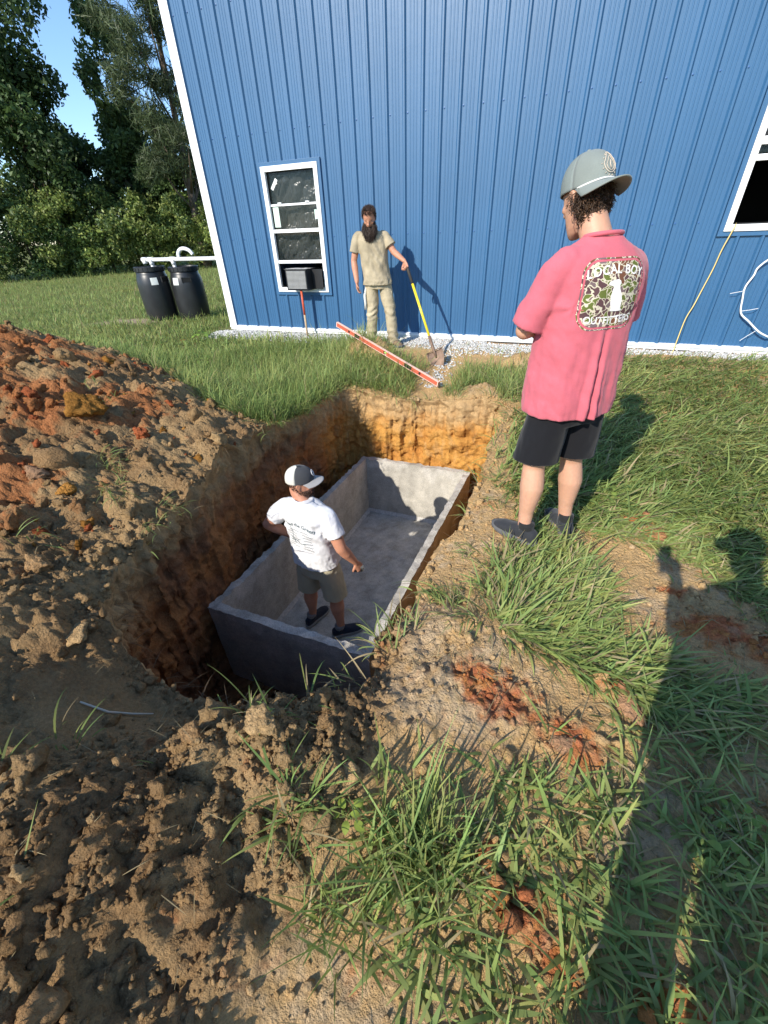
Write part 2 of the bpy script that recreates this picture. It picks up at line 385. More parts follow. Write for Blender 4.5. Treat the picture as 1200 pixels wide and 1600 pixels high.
# ------------------------------------------------------------------ concrete tank
TX0,TX1,TY0,TY1 = 3.36,4.71,1.55,4.275     # outer rim box
TZ1, TZ0, TF = -1.0, -1.85, -1.775
def tank_x(x, y): return x+(y-2.9)*.043    # slight skew as set in the hole
def wall_slab(x0,x1,y0,y1,z0,z1,name,mat_,par,st=.03):
    """box cut into small faces, roughened, with ragged cement edges"""
    bm = bmesh.new(); V = {}
    xs = np.linspace(x0,x1,max(3,int((x1-x0)/st)+1)); ys = np.linspace(y0,y1,max(3,int((y1-y0)/st)+1)); zs = np.linspace(z0,z1,max(3,int((z1-z0)/st)+1))
    def v(i,j,k):
        if (i,j,k) not in V: V[(i,j,k)] = bm.verts.new((xs[i],ys[j],zs[k]))
        return V[(i,j,k)]
    nx_,ny_,nz_ = len(xs)-1,len(ys)-1,len(zs)-1
    for i in range(nx_):
        for j in range(ny_):
            for k in (0,nz_): bm.faces.new([v(i,j,k),v(i+1,j,k),v(i+1,j+1,k),v(i,j+1,k)])
    for i in range(nx_):
        for k in range(nz_):
            for j in (0,ny_): bm.faces.new([v(i,j,k),v(i+1,j,k),v(i+1,j,k+1),v(i,j,k+1)])
    for j in range(ny_):
        for k in range(nz_):
            for i in (0,nx_): bm.faces.new([v(i,j,k),v(i,j+1,k),v(i,j+1,k+1),v(i,j,k+1)])
    bmesh.ops.recalc_face_normals(bm, faces=bm.faces)
    bm.verts.ensure_lookup_table(); bm.normal_update()
    co = np.array([vv.co for vv in bm.verts]); no = np.array([vv.normal for vv in bm.verts])
    rim = sstep(z1-.05, z1-.005, co[:,2])
    d = fbm(co*6,3)*.003+fbm(co*22,2)*.0026*(1+3*rim)
    co = co+no*d[:,None]
    co[:,2] += rim*(fbm(co*8+3,3)*.014+(lumps(co*22)-.3)*.016)
    co[:,0] = tank_x(co[:,0], co[:,1])
    for vv,c in zip(bm.verts, co): vv.co = c
    me = bpy.data.meshes.new(name); bm.to_mesh(me); bm.free()
    me.polygons.foreach_set('use_smooth', np.ones(len(me.polygons), bool))
    c0 = np.array([.41,.385,.335]); rm = rim[:,None]
    st_ = fbm(co*np.array([5,5,1.2]),4)[:,None]; bl = fbm(co*9,4)[:,None]
    col = c0*(1+.24*st_+.16*bl)
    eff = sstep(.1,.55,fbm(co*np.array([7,7,4])+20,4)+1.0*sstep(z1-.22,z1-.04,co[:,2])-.55)[:,None]
    col = col*(1-.5*eff)+np.array([.58,.55,.50])*.5*eff
    col = col*(1-.25*rm*sstep(-.1,.5,bl))
    set_col(me, np.clip(col,.05,.8)); me.update(); me.set_sharp_from_angle(angle=R(38))
    return obj(name, me, mat_, par)
M_conc = mat('cast_concrete', vcol=True, rough=.9, spec=.2, n1=(110,.30,6), n2=(22,.12,6), bump=(90,.6,.008))
tank = empty('septic_tank', (0,0,0), 0, 'open grey concrete septic tank set down in the dug pit', 'tank')
TH = .065
wall_slab(TX0,TX1,TY0,TY0+TH,TZ0,TZ1,'end_wall',M_conc,tank)
wall_slab(TX0,TX1,TY1-TH,TY1,TZ0,TZ1,'end_wall',M_conc,tank)
wall_slab(TX0+.001,TX0+TH,TY0+TH+.001,TY1-TH-.001,TZ0,TZ1-.004,'side_wall',M_conc,tank)
wall_slab(TX1-TH,TX1-.001,TY0+TH+.001,TY1-TH-.001,TZ0,TZ1-.004,'side_wall',M_conc,tank)
wall_slab(TX0+TH+.001,TX1-TH-.001,TY0+TH+.001,TY1-TH-.001,TZ0+.002,TF,'tank_floor',M_conc,tank,.04)
# mortar fillet along the inside foot of the walls
fb = MB()
def fillet(a,b,inn):
    a = np.array(a); b = np.array(b); n = 40; rows_ = []
    for i in range(n+1):
        p = a+(b-a)*i/n; w_ = .03+.015*pnoise(np.array([[p[0]*9,p[1]*9,1.3]]))[0]
        x_ = tank_x(p[0],p[1])
        rows_.append([(x_,p[1],TF+.045),(tank_x(p[0]+inn[0]*w_,p[1]),p[1]+inn[1]*w_,TF+.003)])
    V = [q for r_ in rows_ for q in r_]; fb.add(V, [(2*i,2*i+1,2*i+3,2*i+2) for i in range(n)])
fillet((TX0+TH,TY0+TH),(TX0+TH,TY1-TH),(1,0)); fillet((TX0+TH,TY1-TH),(TX1-TH,TY1-TH),(0,-1)); fillet((TX1-TH,TY0+TH),(TX1-TH,TY1-TH),(-1,0))
M_fil = mat('mortar', (.45,.43,.40), .9, .2, n1=(40,.25,5), bump=(80,.5,.005))
fb.build('mortar_fillet', M_fil, tank, smooth=True)

# ------------------------------------------------------------------ metal building
S_RIB = .2286
M_blue = mat('blue_painted_steel', (.034,.112,.228), .42, .55, n1=(.9,.10,4), bump=(1.6,.09,.03))
M_white = mat('white_painted_steel', (.78,.78,.76), .45, .4, n1=(6,.05,3))
M_vinyl = mat('white_vinyl', (.84,.84,.83), .4, .4, n1=(5,.03,3))
M_dark = mat('dark_interior', (.035,.035,.035), .9, .1)
bld = empty('metal_building', (0,WALL_Y,0), 0, 'tall blue ribbed steel building with white corner trim', 'building')
WIN = [dict(x0=1.055,x1=1.915,z0=.585,z1=2.11), dict(x0=6.955,x1=7.815,z0=1.225,z1=2.75)]   # rough openings
WH = 5.2
# rib profile of one 0.9144 m sheet: (dx, out)   out is towards the viewer (-y)
def profile():
    pts = []
    for k in range(4):
        c = k*S_RIB
        pts += [(c-.027,0),(c-.010,.026),(c+.010,.026),(c+.027,0)]
        for q in (.075,.115,.153):
            pts += [(c+q-.008,0),(c+q-.004,.0035),(c+q+.004,.0035),(c+q+.008,0)]
    return pts
PROF = profile()
def panel_mesh(x_off, holes, z0, z1):
    xs = [p[0] for p in PROF]; pr = list(PROF)+[(4*S_RIB-.027,0.0)]
    # add break points at hole edges
    for h in holes:
        for hx in (h['x0']-x_off, h['x1']-x_off):
            if pr[0][0] < hx < pr[-1][0]:
                o_ = float(np.interp(hx,[p[0] for p in pr],[p[1] for p in pr])); pr.append((hx,o_))
    pr = sorted(set(pr)); zz = sorted(set([z0,z1]+[v for h in holes for v in (h['z0'],h['z1'])]))
    V = []; F = []; nz = len(zz)
    for p in pr:
        for z in zz: V.append((p[0],-p[1],z))
    for i in range(len(pr)-1):
        xm = (pr[i][0]+pr[i+1][0])/2+x_off
        for k in range(nz-1):
            zm = (zz[k]+zz[k+1])/2
            if any(h['x0']<xm<h['x1'] and h['z0']<zm<h['z1'] for h in holes): continue
            F.append((i*nz+k,(i+1)*nz+k,(i+1)*nz+k+1,i*nz+k+1))
    return np_mesh('wall_panel', V, F=F, smooth=False)
plain = None; X0 = 0.0
for k in range(12):
    xo = X0+k*4*S_RIB
    hs = [h for h in WIN if h['x1']>xo-.03 and h['x0']<xo+4*S_RIB-.02]
    if hs: mesh_ = panel_mesh(xo, hs, .0, WH)
    else:
        if plain is None: plain = panel_mesh(xo, [], .0, WH)
        mesh_ = plain
    p = obj('wall_panel', mesh_, M_blue, bld); p.location = (xo,-.0008*(k%2),0)
XEND = X0+12*4*S_RIB-.03
# left end strip, side wall sheets
BD = 11.0
fl = MB(); fl.add([(-.10,0,0),(-.027,0,0),(-.027,0,WH),(-.10,0,WH)],[(0,1,2,3)]); fl.build('wall_panel',M_blue,bld)
for k in range(12):
    p = obj('side_panel', plain, None, bld); p.rotation_euler = (0,0,R(-90)); p.location = (-.10,.05+(k+1)*4*S_RIB,0)
    p = obj('side_panel', plain, None, bld); p.rotation_euler = (0,0,R(90)); p.location = (XEND,.05+k*4*S_RIB,0)
bw = MB(); bw.box((-.10,BD,0),(XEND,BD+.02,WH)); bw.build('back_wall',M_blue,bld)
ins = MB(); ins.box((-.02,.25,-.02),(XEND-.08,BD-.05,.02)); ins.build('slab',mat('slab_concrete',(.3,.3,.28),.9,.2,n1=(10,.1)),bld)
# roof
rf = MB(); xm = (XEND-.1)/2
rf.add([(-.4,-.3,WH-.05),(xm,-.3,WH+1.4),(XEND+.3,-.3,WH-.05),(-.4,BD+.3,WH-.05),(xm,BD+.3,WH+1.4),(XEND+.3,BD+.3,WH-.05)],[(0,1,4,3),(1,2,5,4)])
rf.add([(-.10,.0,WH-.001),(XEND,.0,WH-.001),(xm,.0,WH+1.38)],[(0,1,2)])
rf.build('roof',M_white,bld)
# corner trim: an outside corner box with returned edges
ct = MB()
ct.box((-.128,-.036,0),(.012,-.024,WH)); ct.box((-.128,-.024,0),(-.112,.14,WH)); ct.box((.002,-.0235,0),(.012,-.0005,WH)); ct.box((-.052,-.040,0),(-.040,-.0365,WH))
ct.build('corner_trim',M_white,bld,bevel=.003)
ct = MB(); ct.box((XEND-.10,-.036,0),(XEND+.03,-.024,WH)); ct.box((XEND+.018,-.024,0),(XEND+.03,.14,WH)); ct.build('corner_trim',M_white,bld,bevel=.003)
# base trim: sloping drip ledge over a short face
bt = MB(); x0,x1 = -.13,XEND+.03
bt.add([(x0,.0,.012),(x1,.0,.012),(x1,-.045,.002),(x0,-.045,.002),(x1,-.045,-.026),(x0,-.045,-.026),(x1,-.028,-.030),(x0,-.028,-.030),(x1,-.028,-.060),(x0,-.028,-.060),(x1,.1,-.060),(x0,.1,-.060)],
       [(3,2,1,0),(5,4,2,3),(7,6,4,5),(9,8,6,7),(11,10,8,9)])
bt.build('base_trim',M_white,bld)
fo = MB(); fo.box((-.09,.02,-.6),(XEND,.3,-.061)); fo.build('footing',bpy.data.materials['slab_concrete'],bld)
# screws: rows joined
sc = MB()
for zr_ in (1.285,2.505,3.725,4.9):
    for i in range(-0,47):
        x = i*S_RIB+.040
        if any(h['x0']-.07<x<h['x1']+.07 and h['z0']-.07<zr_<h['z1']+.07 for h in WIN): continue
        sc.lathe([(.011,0),(.011,.002),(.007,.0025),(.007,.008),(.004,.0085)],6,(x,zr_,0))
V = [(v[0],-v[2]-.0003,v[1]) for v in sc.V]; sm = np_mesh('screws',V,F=sc.F,smooth=False); fix_normals(sm)
so = obj('screws',sm,mat('screw_steel',(.03,.11,.28),.4,.5),bld); so['kind'] = 'stuff'

# windows ---------------------------------------------------------------
def glass_mat(name, tint=(.02,.03,.03), mixf=.25, rough=.03):
    m = bpy.data.materials.new(name); m.use_nodes = True; N = m.node_tree.nodes; L = m.node_tree.links
    b = N['Principled BSDF']; b.inputs['Base Color'].default_value = (*tint,1); b.inputs['Roughness'].default_value = rough; b.inputs['Specular IOR Level'].default_value = .6
    t = N.new('ShaderNodeBsdfTransparent'); ms = N.new('ShaderNodeMixShader'); ms.inputs[0].default_value = mixf
    L.new(t.outputs[0],ms.inputs[1]); L.new(b.outputs[0],ms.inputs[2]); L.new(ms.outputs[0],N['Material Output'].inputs[0]); return m
M_glass = glass_mat('window_glass')
M_bluetrim = M_blue
M_black = mat('black_gasket',(.012,.012,.012),.6,.3)
M_stick = mat('window_sticker',(.55,.68,.60),.5,.3,n1=(20,.1)); M_stickw = mat('white_sticker',(.8,.82,.8),.5,.3)
def plastic_film():
    m = bpy.data.materials.new('plastic_film'); m.use_nodes = True; N = m.node_tree.nodes; L = m.node_tree.links
    b = N['Principled BSDF']; b.inputs['Base Color'].default_value = (.24,.25,.23,1); b.inputs['Roughness'].default_value = .14; b.inputs['Specular IOR Level'].default_value = .8
    t = N.new('ShaderNodeBsdfTransparent'); ms = N.new('ShaderNodeMixShader'); ms.inputs[0].default_value = .42
    L.new(t.outputs[0],ms.inputs[1]); L.new(b.outputs[0],ms.inputs[2]); L.new(ms.outputs[0],N['Material Output'].inputs[0]); return m
M_film = plastic_film()
def frame_rect(mb,x0,x1,z0,z1,w_,y0,y1):
    mb.box((x0,y0,z0),(x1,y1,z0+w_)); mb.box((x0,y0,z1-w_),(x1,y1,z1)); mb.box((x0,y0,z0+w_),(x0+w_,y1,z1-w_)); mb.box((x1-w_,y0,z0+w_),(x1,y1,z1-w_))
def pane(x0,x1,z0,z1,y,par):
    mb = MB(); mb.box((x0,y,z0),(x1,y+.004,z1)); return mb.build('pane',M_glass,par)
for wi,h in enumerate(WIN):
    x0,x1,z0,z1 = h['x0']-.03,h['x1']+.03,h['z0']-.03,h['z1']+.03
    wo = empty('window',(0,0,0)); wo.parent = bld
    tr = MB(); frame_rect(tr,x0-.045,x1+.045,z0-.045,z1+.045,.044,-.030,-.001); tr.build('trim_channel',M_blue,wo,bevel=.002)
    fr = MB(); frame_rect(fr,x0,x1,z0,z1,.062,-.045,.05); frame_rect(fr,x0+.012,x1-.012,z0+.012,z1-.012,.010,-.051,-.0455); fr.build('frame',M_vinyl,wo,bevel=.003)
    ix0,ix1,iz0,iz1 = x0+.062,x1-.062,z0+.062,z1-.062; H = iz1-iz0
    gk = MB(); frame_rect(gk,ix0,ix1,iz0,iz1,.012,-.0,.03); gk.build('gasket',M_black,wo)
    if wi == 0:
        rails = [iz0+H*.243, iz0+H*.517, iz0+H*.735]
        for rz,hh,yy in ((rails[0],.042,-.030),(rails[1],.045,-.036),(rails[2],.026,-.012)):
            rl = MB(); rl.box((ix0+.001,yy,rz-hh/2),(ix1-.001,.028,rz+hh/2)); rl.build('rail',M_vinyl,wo,bevel=.003)
        cuts = [iz0+.0]+rails+[iz1]
        for k,(a,b) in enumerate(zip(cuts[:-1],cuts[1:])):
            if k == 0: continue
            pane(ix0+.01,ix1-.01,a+.014,b-.013,.004+.006*(k==3),wo)
        # rail latches, stickers
        for lx in (ix0+.17,ix1-.16):
            la = MB(); la.box((lx-.03,-.028,rails[2]+.014),(lx+.03,-.005,rails[2]+.030)); la.build('latch',M_vinyl,wo,bevel=.003)
        st = MB(); st.box((ix0+.025,.0005,rails[1]+.05),(ix0+.125,.0015,rails[2]-.022)); st.build('sticker',M_stick,wo)
        st = MB(); st.box((ix1-.07,.0005,rails[1]+.13),(ix1-.03,.0015,rails[2]-.075)); st.build('sticker',M_stick,wo)
        st = MB(); st.box((-.022,0,-.075),(.022,.001,.075),Matrix.Translation((ix0+.105,.006,rails[2]+.245))@Matrix.Rotation(R(40),4,'Y')); st.build('sticker',M_stickw,wo)
        # crumpled film hung behind the panes
        nxg,nzg = 60,110; xx,zz2 = np.meshgrid(np.linspace(ix0-.02,ix1+.02,nxg),np.linspace(iz0+.24*H,iz1+.02,nzg)); PP = np.column_stack([xx.ravel(),zz2.ravel()])
        yy = .085+.05*fbm(np.column_stack([PP[:,0]*4-PP[:,1]*2.5,PP[:,1]*1.6+PP[:,0]]),4)+.03*billow(np.column_stack([PP[:,0]*6-PP[:,1]*5,PP[:,1]*2+PP[:,0]*2]),3)
        qi = (np.arange(nzg-1)[:,None]*nxg+np.arange(nxg-1)[None]).ravel()
        fm = np_mesh('plastic_film',np.column_stack([PP[:,0],yy,PP[:,1]]),quads=np.stack([qi,qi+1,qi+nxg+1,qi+nxg],1)); obj('plastic_film',fm,M_film,wo)
        sf = MB(); sf.box((ix0-.03,.002,iz0-.02),(ix1+.03,.02,iz0+.002)); sf.build('sill',M_vinyl,wo)
    else:
        rails = [iz0+H*.40]
        rl = MB(); rl.box((ix0+.001,-.034,iz0+H*.475-.032),(ix1-.001,.03,iz0+H*.475+.032)); rl.build('rail',M_vinyl,wo,bevel=.003)
        rl = MB(); rl.box((ix0+.001,-.020,iz0+H*.385-.026),(ix1-.001,.034,iz0+H*.385+.026)); rl.build('rail',M_vinyl,wo,bevel=.003)
        pane(ix0+.01,ix1-.01,iz0+H*.52,iz1-.005,.006,wo); pane(ix0+.01,ix1-.01,iz0+H*.41,iz0+H*.45,.016,wo)
        bp = MB(); frame_rect(bp,ix0,ix1,iz0+H*.50,iz1,.045,.008,.03); bp.build('sash',M_black,wo)
        st = MB(); st.box((ix0+.06,.0045,iz0+H*.56),(ix1-.10,.0055,iz0+H*.68)); st.box((ix0+.09,.0045,iz0+H*.70),(ix1-.10,.0055,iz0+H*.86)); st.build('sticker',M_stick,wo)
        st = MB(); st.box((ix0+.03,.0045,iz0+H*.91),(ix1-.03,.0055,iz0+H*.96)); st.build('sticker',M_stickw,wo)
# dark inside lining so that the openings read as a room
li = MB(); li.box((-.05,.26,.021),(XEND-.1,.30,.022)); 
lin = MB(); lin.box((-.06,3.2,.03),(XEND-.1,3.25,WH-.1)); lin.build('partition',M_dark,bld)
# ------------------------------------------------------------------ scatter helpers
def in_view(P, margin=.22, z=-.1):
    d = np.column_stack([P, np.full(len(P), z)])-CAM if P.shape[1] == 2 else P-CAM
    f = d@FW; u = (d@RT)/np.maximum(f,1e-3)*649.24/600; v = (d@UPV)/np.maximum(f,1e-3)*649.24/800
    return (f > .02) & (np.abs(u) < 1+margin) & (np.abs(v) < 1+margin)
def polar(n, rmin, rmax, th0, th1):
    r = np.exp(rng.uniform(math.log(rmin), math.log(rmax), n)); th = rng.uniform(th0, th1, n)   # th measured from +y towards +x
    return np.column_stack([CAM[0]+r*np.sin(th), CAM[1]+r*np.cos(th)]), r
def blades(root, az, L, W, t0, bend, col, nseg=4, twist=0.3, fold=0.0):
    """vectorised grass blades -> V, quads, colours"""
    n = len(root); s = np.linspace(0,1,nseg+1)
    th = t0[:,None]+bend[:,None]*s[None]**1.3
    thm = .5*(th[:,1:]+th[:,:-1]); ds = (L/nseg)[:,None]
    h = np.concatenate([np.zeros((n,1)), np.cumsum(np.sin(thm)*ds,1)],1); v = np.concatenate([np.zeros((n,1)), np.cumsum(np.cos(thm)*ds,1)],1)
    dx, dy = np.sin(az), np.cos(az)
    C = root[:,None,:]+np.stack([h*dx[:,None], h*dy[:,None], v],-1)
    wprof = np.clip(np.minimum(.55+1.6*s, 1.0)*(1-s**2.2), .03, 1)
    wd = W[:,None]*wprof[None]*.5
    ta = rng.normal(0,twist,n)[:,None]+rng.normal(0,twist,n)[:,None]*s[None]
    sx = np.cos(ta)*np.cos(az)[:,None]; sy = -np.cos(ta)*np.sin(az)[:,None]; sz = np.sin(ta)
    side = np.stack([sx,sy,sz],-1)
    A = C+side*wd[...,None]; B = C-side*wd[...,None]
    V = np.stack([A,B],2).reshape(-1,3)
    base = (np.arange(n)*(nseg+1)*2)[:,None]+np.arange(nseg)[None]*2
    Q = np.stack([base,base+1,base+3,base+2],-1).reshape(-1,4)
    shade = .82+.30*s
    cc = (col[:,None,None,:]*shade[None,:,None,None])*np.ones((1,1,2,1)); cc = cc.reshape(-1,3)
    return V, Q, cc
def join_stuff(name, parts, material, label=None, cat=None):
    V = []; Q = []; C = []; b = 0
    for v,q,c in parts:
        V.append(v); Q.append(q+b); C.append(c); b += len(v)
    V = np.concatenate(V); Q = np.concatenate(Q); C = np.concatenate(C)
    me = np_mesh(name, V, quads=Q); set_col(me, np.clip(C,.005,.9))
    o = obj(name, me, material); o['kind'] = 'stuff'
    if label: o['label'] = label
    if cat: o['category'] = cat
    return o
G1 = np.array([.265,.345,.095]); G2 = np.array([.430,.475,.185]); G3 = np.array([.160,.240,.068]); STRAW = np.array([.46,.37,.20])
def grass_cols(n, P, dry=.04):
    a = rng.random(n)[:,None]; k = np.clip(.5+.6*fbm(P*1.1,2),0,1)[:,None]
    c = G1*(1-a)+(G2*k+G3*(1-k))*a; c = c*rng.uniform(.75,1.25,(n,1)); c[:,0] *= rng.uniform(.85,1.2,n)
    d = rng.random(n) < dry; c[d] = STRAW*rng.uniform(.6,1.1,(d.sum(),1))
    return c
M_grass = mat('grass_blade', vcol=True, rough=.62, spec=.22, trans=.40)
def root_z(P): return ground_z(P)-.006
def pit_d(P): return poly_sdf(P, LIP)[0]
def tufts(P, nb, L, W, t0, bend, spread, nseg=4, dry=.04, align=None, jl=.35, zoff=0):
    """nb blades around each tuft point"""
    n = len(P); T = np.repeat(P, nb, 0); N = len(T)
    az = rng.uniform(0,2*math.pi,N)
    if align is not None:
        aa = np.repeat(align, nb); az = aa+rng.normal(0,.9,N)
    off = np.column_stack([np.sin(az),np.cos(az)])*np.abs(rng.normal(0,spread,N))[:,None]
    zz = np.repeat(root_z(P), nb)+zoff
    root = np.column_stack([T+off, zz])
    Ls = np.repeat(L*np.ones(n), nb)*np.exp(rng.normal(0,jl,N)); Ws = W*rng.uniform(.6,1.3,N)
    return blades(root, az, Ls, Ws, rng.normal(*t0,N), np.abs(rng.normal(*bend,N)), grass_cols(N, T, dry), nseg)

# ---- grass right of the pit: thick, matted
def right_density(P):
    x,y = P[:,0],P[:,1]
    edge = 5.42-.22*sstep(2.2,3.4,y); d = sstep(-.10,.14,x-edge+.10*fbm(P*4,2))*sstep(1.15,1.5,y)
    bare = np.exp(-(((x-6.05)/.42)**2+((y-2.02)/.30)**2))+1.2*np.exp(-(((x-5.58)/.26)**2+((y-2.08)/.22)**2))+np.exp(-(((x-6.5)/.50)**2+((y-1.55)/.36)**2))*.9+.55*np.exp(-(((x-7.3)/.25)**2+((y-3.6)/.18)**2))
    bare = bare+.9*np.exp(-(((x-5.95)/.25)**2+((y-1.62)/.16)**2))
    d = d*(1-sstep(.22,.80,bare+.25*fbm(P*5,3)))
    d = d*(1-sstep(6.22,6.38,y+.08*fbm(P*3,2)))
    band = (1-sstep(.6,1.0,np.abs((x-5.72)*.75+(y-1.6)*.55)/.30))*sstep(5.35,5.5,x)*(1-sstep(6.0,6.2,x))*sstep(1.1,1.25,y)
    d = np.maximum(d, .8*band*sstep(-.3,.2,fbm(P*6,2)))
    return d
P,_ = polar(50000, 1.3, 8.5, R(-12), R(62)); P = P[(P[:,0]>5.05)&(P[:,1]>1.0)&(P[:,1]<6.3)]; P = P[in_view(P)]
P = P[rng.random(len(P)) < right_density(P)]; P = P[pit_d(P) < -.02]
al = 2.2+1.6*fbm(P*.9+7,2)
low = P[:,1] < 2.6
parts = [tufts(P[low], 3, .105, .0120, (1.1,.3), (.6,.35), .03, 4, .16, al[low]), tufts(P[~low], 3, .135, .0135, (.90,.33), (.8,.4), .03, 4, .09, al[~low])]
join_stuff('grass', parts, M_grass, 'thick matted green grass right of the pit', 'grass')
# ---- foreground crabgrass, broad blades, soil between
def fore_density(P):
    x,y = P[:,0],P[:,1]
    d = sstep(5.22,5.62,x+.12*fbm(P*5,2))*(1-sstep(.72,.95,y+.10*fbm(P*6,2)))
    d = np.maximum(d, .9*np.exp(-(((x-5.27)/.13)**2+((y-.50)/.16)**2)))
    gaps = sstep(-.15,.25,fbm(P*3.2+40,3)+.55*sstep(5.5,6.1,x)+.1)
    d = d*(.12+.88*gaps)
    path = np.exp(-(((x-6.02)/.07)**2+((y-.62)/.35)**2)); d = d*(1-.75*sstep(.4,.8,path))
    d = d*(1-.85*sstep(.4,.75,np.exp(-(((x-5.66)/.13)**2+((y-.40)/.09)**2))))
    sh = sstep(5.8,6.0,x)*(1-sstep(1.15,1.3,y)); d = np.maximum(d, sh*.62*gaps)
    return d
P = np.column_stack([rng.uniform(4.95,7.2,15000), rng.uniform(-.5,1.35,15000)]); P = P[in_view(P)]
P = P[rng.random(len(P)) < .26*fore_density(P)]; P = P[pit_d(P) < -.03]
k = rng.random(len(P))
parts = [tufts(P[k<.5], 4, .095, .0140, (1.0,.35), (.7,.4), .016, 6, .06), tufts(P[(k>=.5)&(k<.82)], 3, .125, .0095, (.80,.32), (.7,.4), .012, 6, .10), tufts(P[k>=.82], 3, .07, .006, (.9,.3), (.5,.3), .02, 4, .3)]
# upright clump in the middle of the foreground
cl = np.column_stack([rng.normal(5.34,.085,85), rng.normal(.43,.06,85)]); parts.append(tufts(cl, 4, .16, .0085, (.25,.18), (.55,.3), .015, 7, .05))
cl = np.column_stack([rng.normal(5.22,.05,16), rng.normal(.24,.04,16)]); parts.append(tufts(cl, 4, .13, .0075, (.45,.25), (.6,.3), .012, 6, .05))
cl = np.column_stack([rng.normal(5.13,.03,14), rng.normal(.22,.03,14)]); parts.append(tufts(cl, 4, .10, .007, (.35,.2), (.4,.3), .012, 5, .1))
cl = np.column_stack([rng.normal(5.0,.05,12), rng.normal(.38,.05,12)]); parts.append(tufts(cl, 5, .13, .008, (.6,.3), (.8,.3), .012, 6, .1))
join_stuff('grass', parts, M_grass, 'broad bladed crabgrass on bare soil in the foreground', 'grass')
# ---- lawn left of and behind the pit
def lawn_density(P):
    x,y = P[:,0],P[:,1]
    d = 1-soil_mask(P); d = d*(1-sstep(6.02,6.2,y+.1*fbm(P*3,2))*sstep(-.7,-.2,x)*1.0)
    d = d*(1-sstep(3.0,3.25,x+.1*fbm(P*4,2)))
    bp = np.exp(-(((x+3.3)/1.2)**2+((y-7.0)/.5)**2)); d = d*(1-.85*sstep(.35,.7,bp+.2*fbm(P*4,2)))
    return d
P,r = polar(80000, 3.0, 44, R(-82), R(-15)); m_ = in_view(P) & (P[:,1]>2.7) & ~((P[:,0]>-.15)&(P[:,1]>6.5)); P,r = P[m_],r[m_]
m_ = rng.random(len(P)) < lawn_density(P); P,r = P[m_],r[m_]
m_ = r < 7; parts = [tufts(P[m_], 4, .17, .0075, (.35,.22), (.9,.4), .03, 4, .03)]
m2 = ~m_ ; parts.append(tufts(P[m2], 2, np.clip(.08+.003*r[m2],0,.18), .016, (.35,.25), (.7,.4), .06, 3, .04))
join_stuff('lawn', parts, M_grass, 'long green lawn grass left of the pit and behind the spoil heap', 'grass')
# ---- grass strip between the pit and the gravel, drooping over the lip
def strip_density(P):
    x,y = P[:,0],P[:,1]
    d = sstep(3.0,3.1,x)*(1-sstep(5.3,5.5,x))*sstep(4.35,4.45,y)*(1-sstep(5.15,5.6,y+.15*fbm(P*2,2)))
    bare = np.exp(-(((x-4.15)/.26)**2+((y-4.95)/.75)**2))+np.exp(-(((x-3.35)/.5)**2+((y-5.55)/.32)**2))+np.exp(-(((x-4.75)/.22)**2+((y-4.6)/.22)**2))+.8*np.exp(-(((x-5.2)/.3)**2+((y-5.75)/.2)**2))
    return d*(1-sstep(.25,.6,bare+.15*fbm(P*5,2)))
P = np.column_stack([rng.uniform(2.9,5.6,4200), rng.uniform(4.3,6.1,4200)]); P = P[rng.random(len(P)) < strip_density(P)]; P = P[pit_d(P) < -.0]
parts = [tufts(P, 4, .16, .008, (.4,.25), (.9,.4), .03, 4, .05)]
# sparse weeds pushing through the gravel
P = np.column_stack([rng.uniform(3.6,9,150), rng.uniform(5.85,6.3,150)]); parts.append(tufts(P, 5, .07, .005, (.6,.3), (.6,.3), .03, 4, .05))
# lip overhang
k = rng.choice(len(LIP), 330); L_ = LIP[k]; on = outn[k]; sel = ((L_[:,1]>4.2)&(L_[:,0]<4.1)) | ((L_[:,0]<3.25)&(L_[:,1]>2.9)) | ((L_[:,0]>5)&(L_[:,1]>2.3)&(rng.random(330)<.5)) | ((L_[:,0]>4.8)&(L_[:,1]<1.5)&(rng.random(330)<.10))
P = L_[sel]+on[sel]*.03; az = np.arctan2(-on[sel][:,0], -on[sel][:,1]); parts.append(tufts(P, 4, .15, .0075, (.9,.3), (1.3,.4), .02, 5, .15, az))
join_stuff('grass', parts, M_grass, 'ragged grass along the pit edge in front of the gravel', 'grass')
# ---- scattered torn tufts and dry straw lying on the soil
tu = [(2.75,1.62,26),(2.95,1.50,16),(3.05,1.42,20),(3.3,1.55,14),(3.35,1.35,14),(3.0,.95,9),(3.72,-.02,14),(3.62,.12,8),(4.3,-.25,9),(4.15,.12,4),(4.05,.30,5),(4.76,.60,16),(4.70,.58,8),(4.92,.86,7),(4.96,1.12,16),(5.0,1.22,9),(3.2,2.75,10),(2.2,2.2,6),(1.9,2.3,6),(4.5,-.1,3),(4.45,.3,2),(4.95,.35,6),(5.1,1.55,26),(5.2,1.45,22),(5.3,1.35,22),(5.2,1.95,12),(5.22,2.5,14),(5.2,2.8,14),(5.35,1.6,22),(5.45,1.45,18),(5.4,1.9,26),(5.32,1.78,20)]
parts = []
for x,y,n in tu:
    P = np.column_stack([rng.normal(x,.05,n), rng.normal(y,.035,n)]); parts.append(tufts(P, 2, .105, .0072, (.85,.35), (.9,.4), .012, 6, .2, np.full(n, rng.uniform(0,6.28)), zoff=.004))
P = np.column_stack([rng.uniform(2.0,6.4,1500), rng.uniform(-.4,2.6,1500)]); P = P[in_view(P,.1)]; P = P[pit_d(P) < -.04]; P = P[rng.random(len(P))<.8]
v,q,c = tufts(P, 1, .06, .0022, (1.45,.15), (.2,.3), .02, 5, 1.0, zoff=.012); parts.append((v,q,c))
def thatch(P): return tufts(P, 1, .075, .0038, (1.42,.14), (.2,.3), .03, 4, 1.0, zoff=.010)
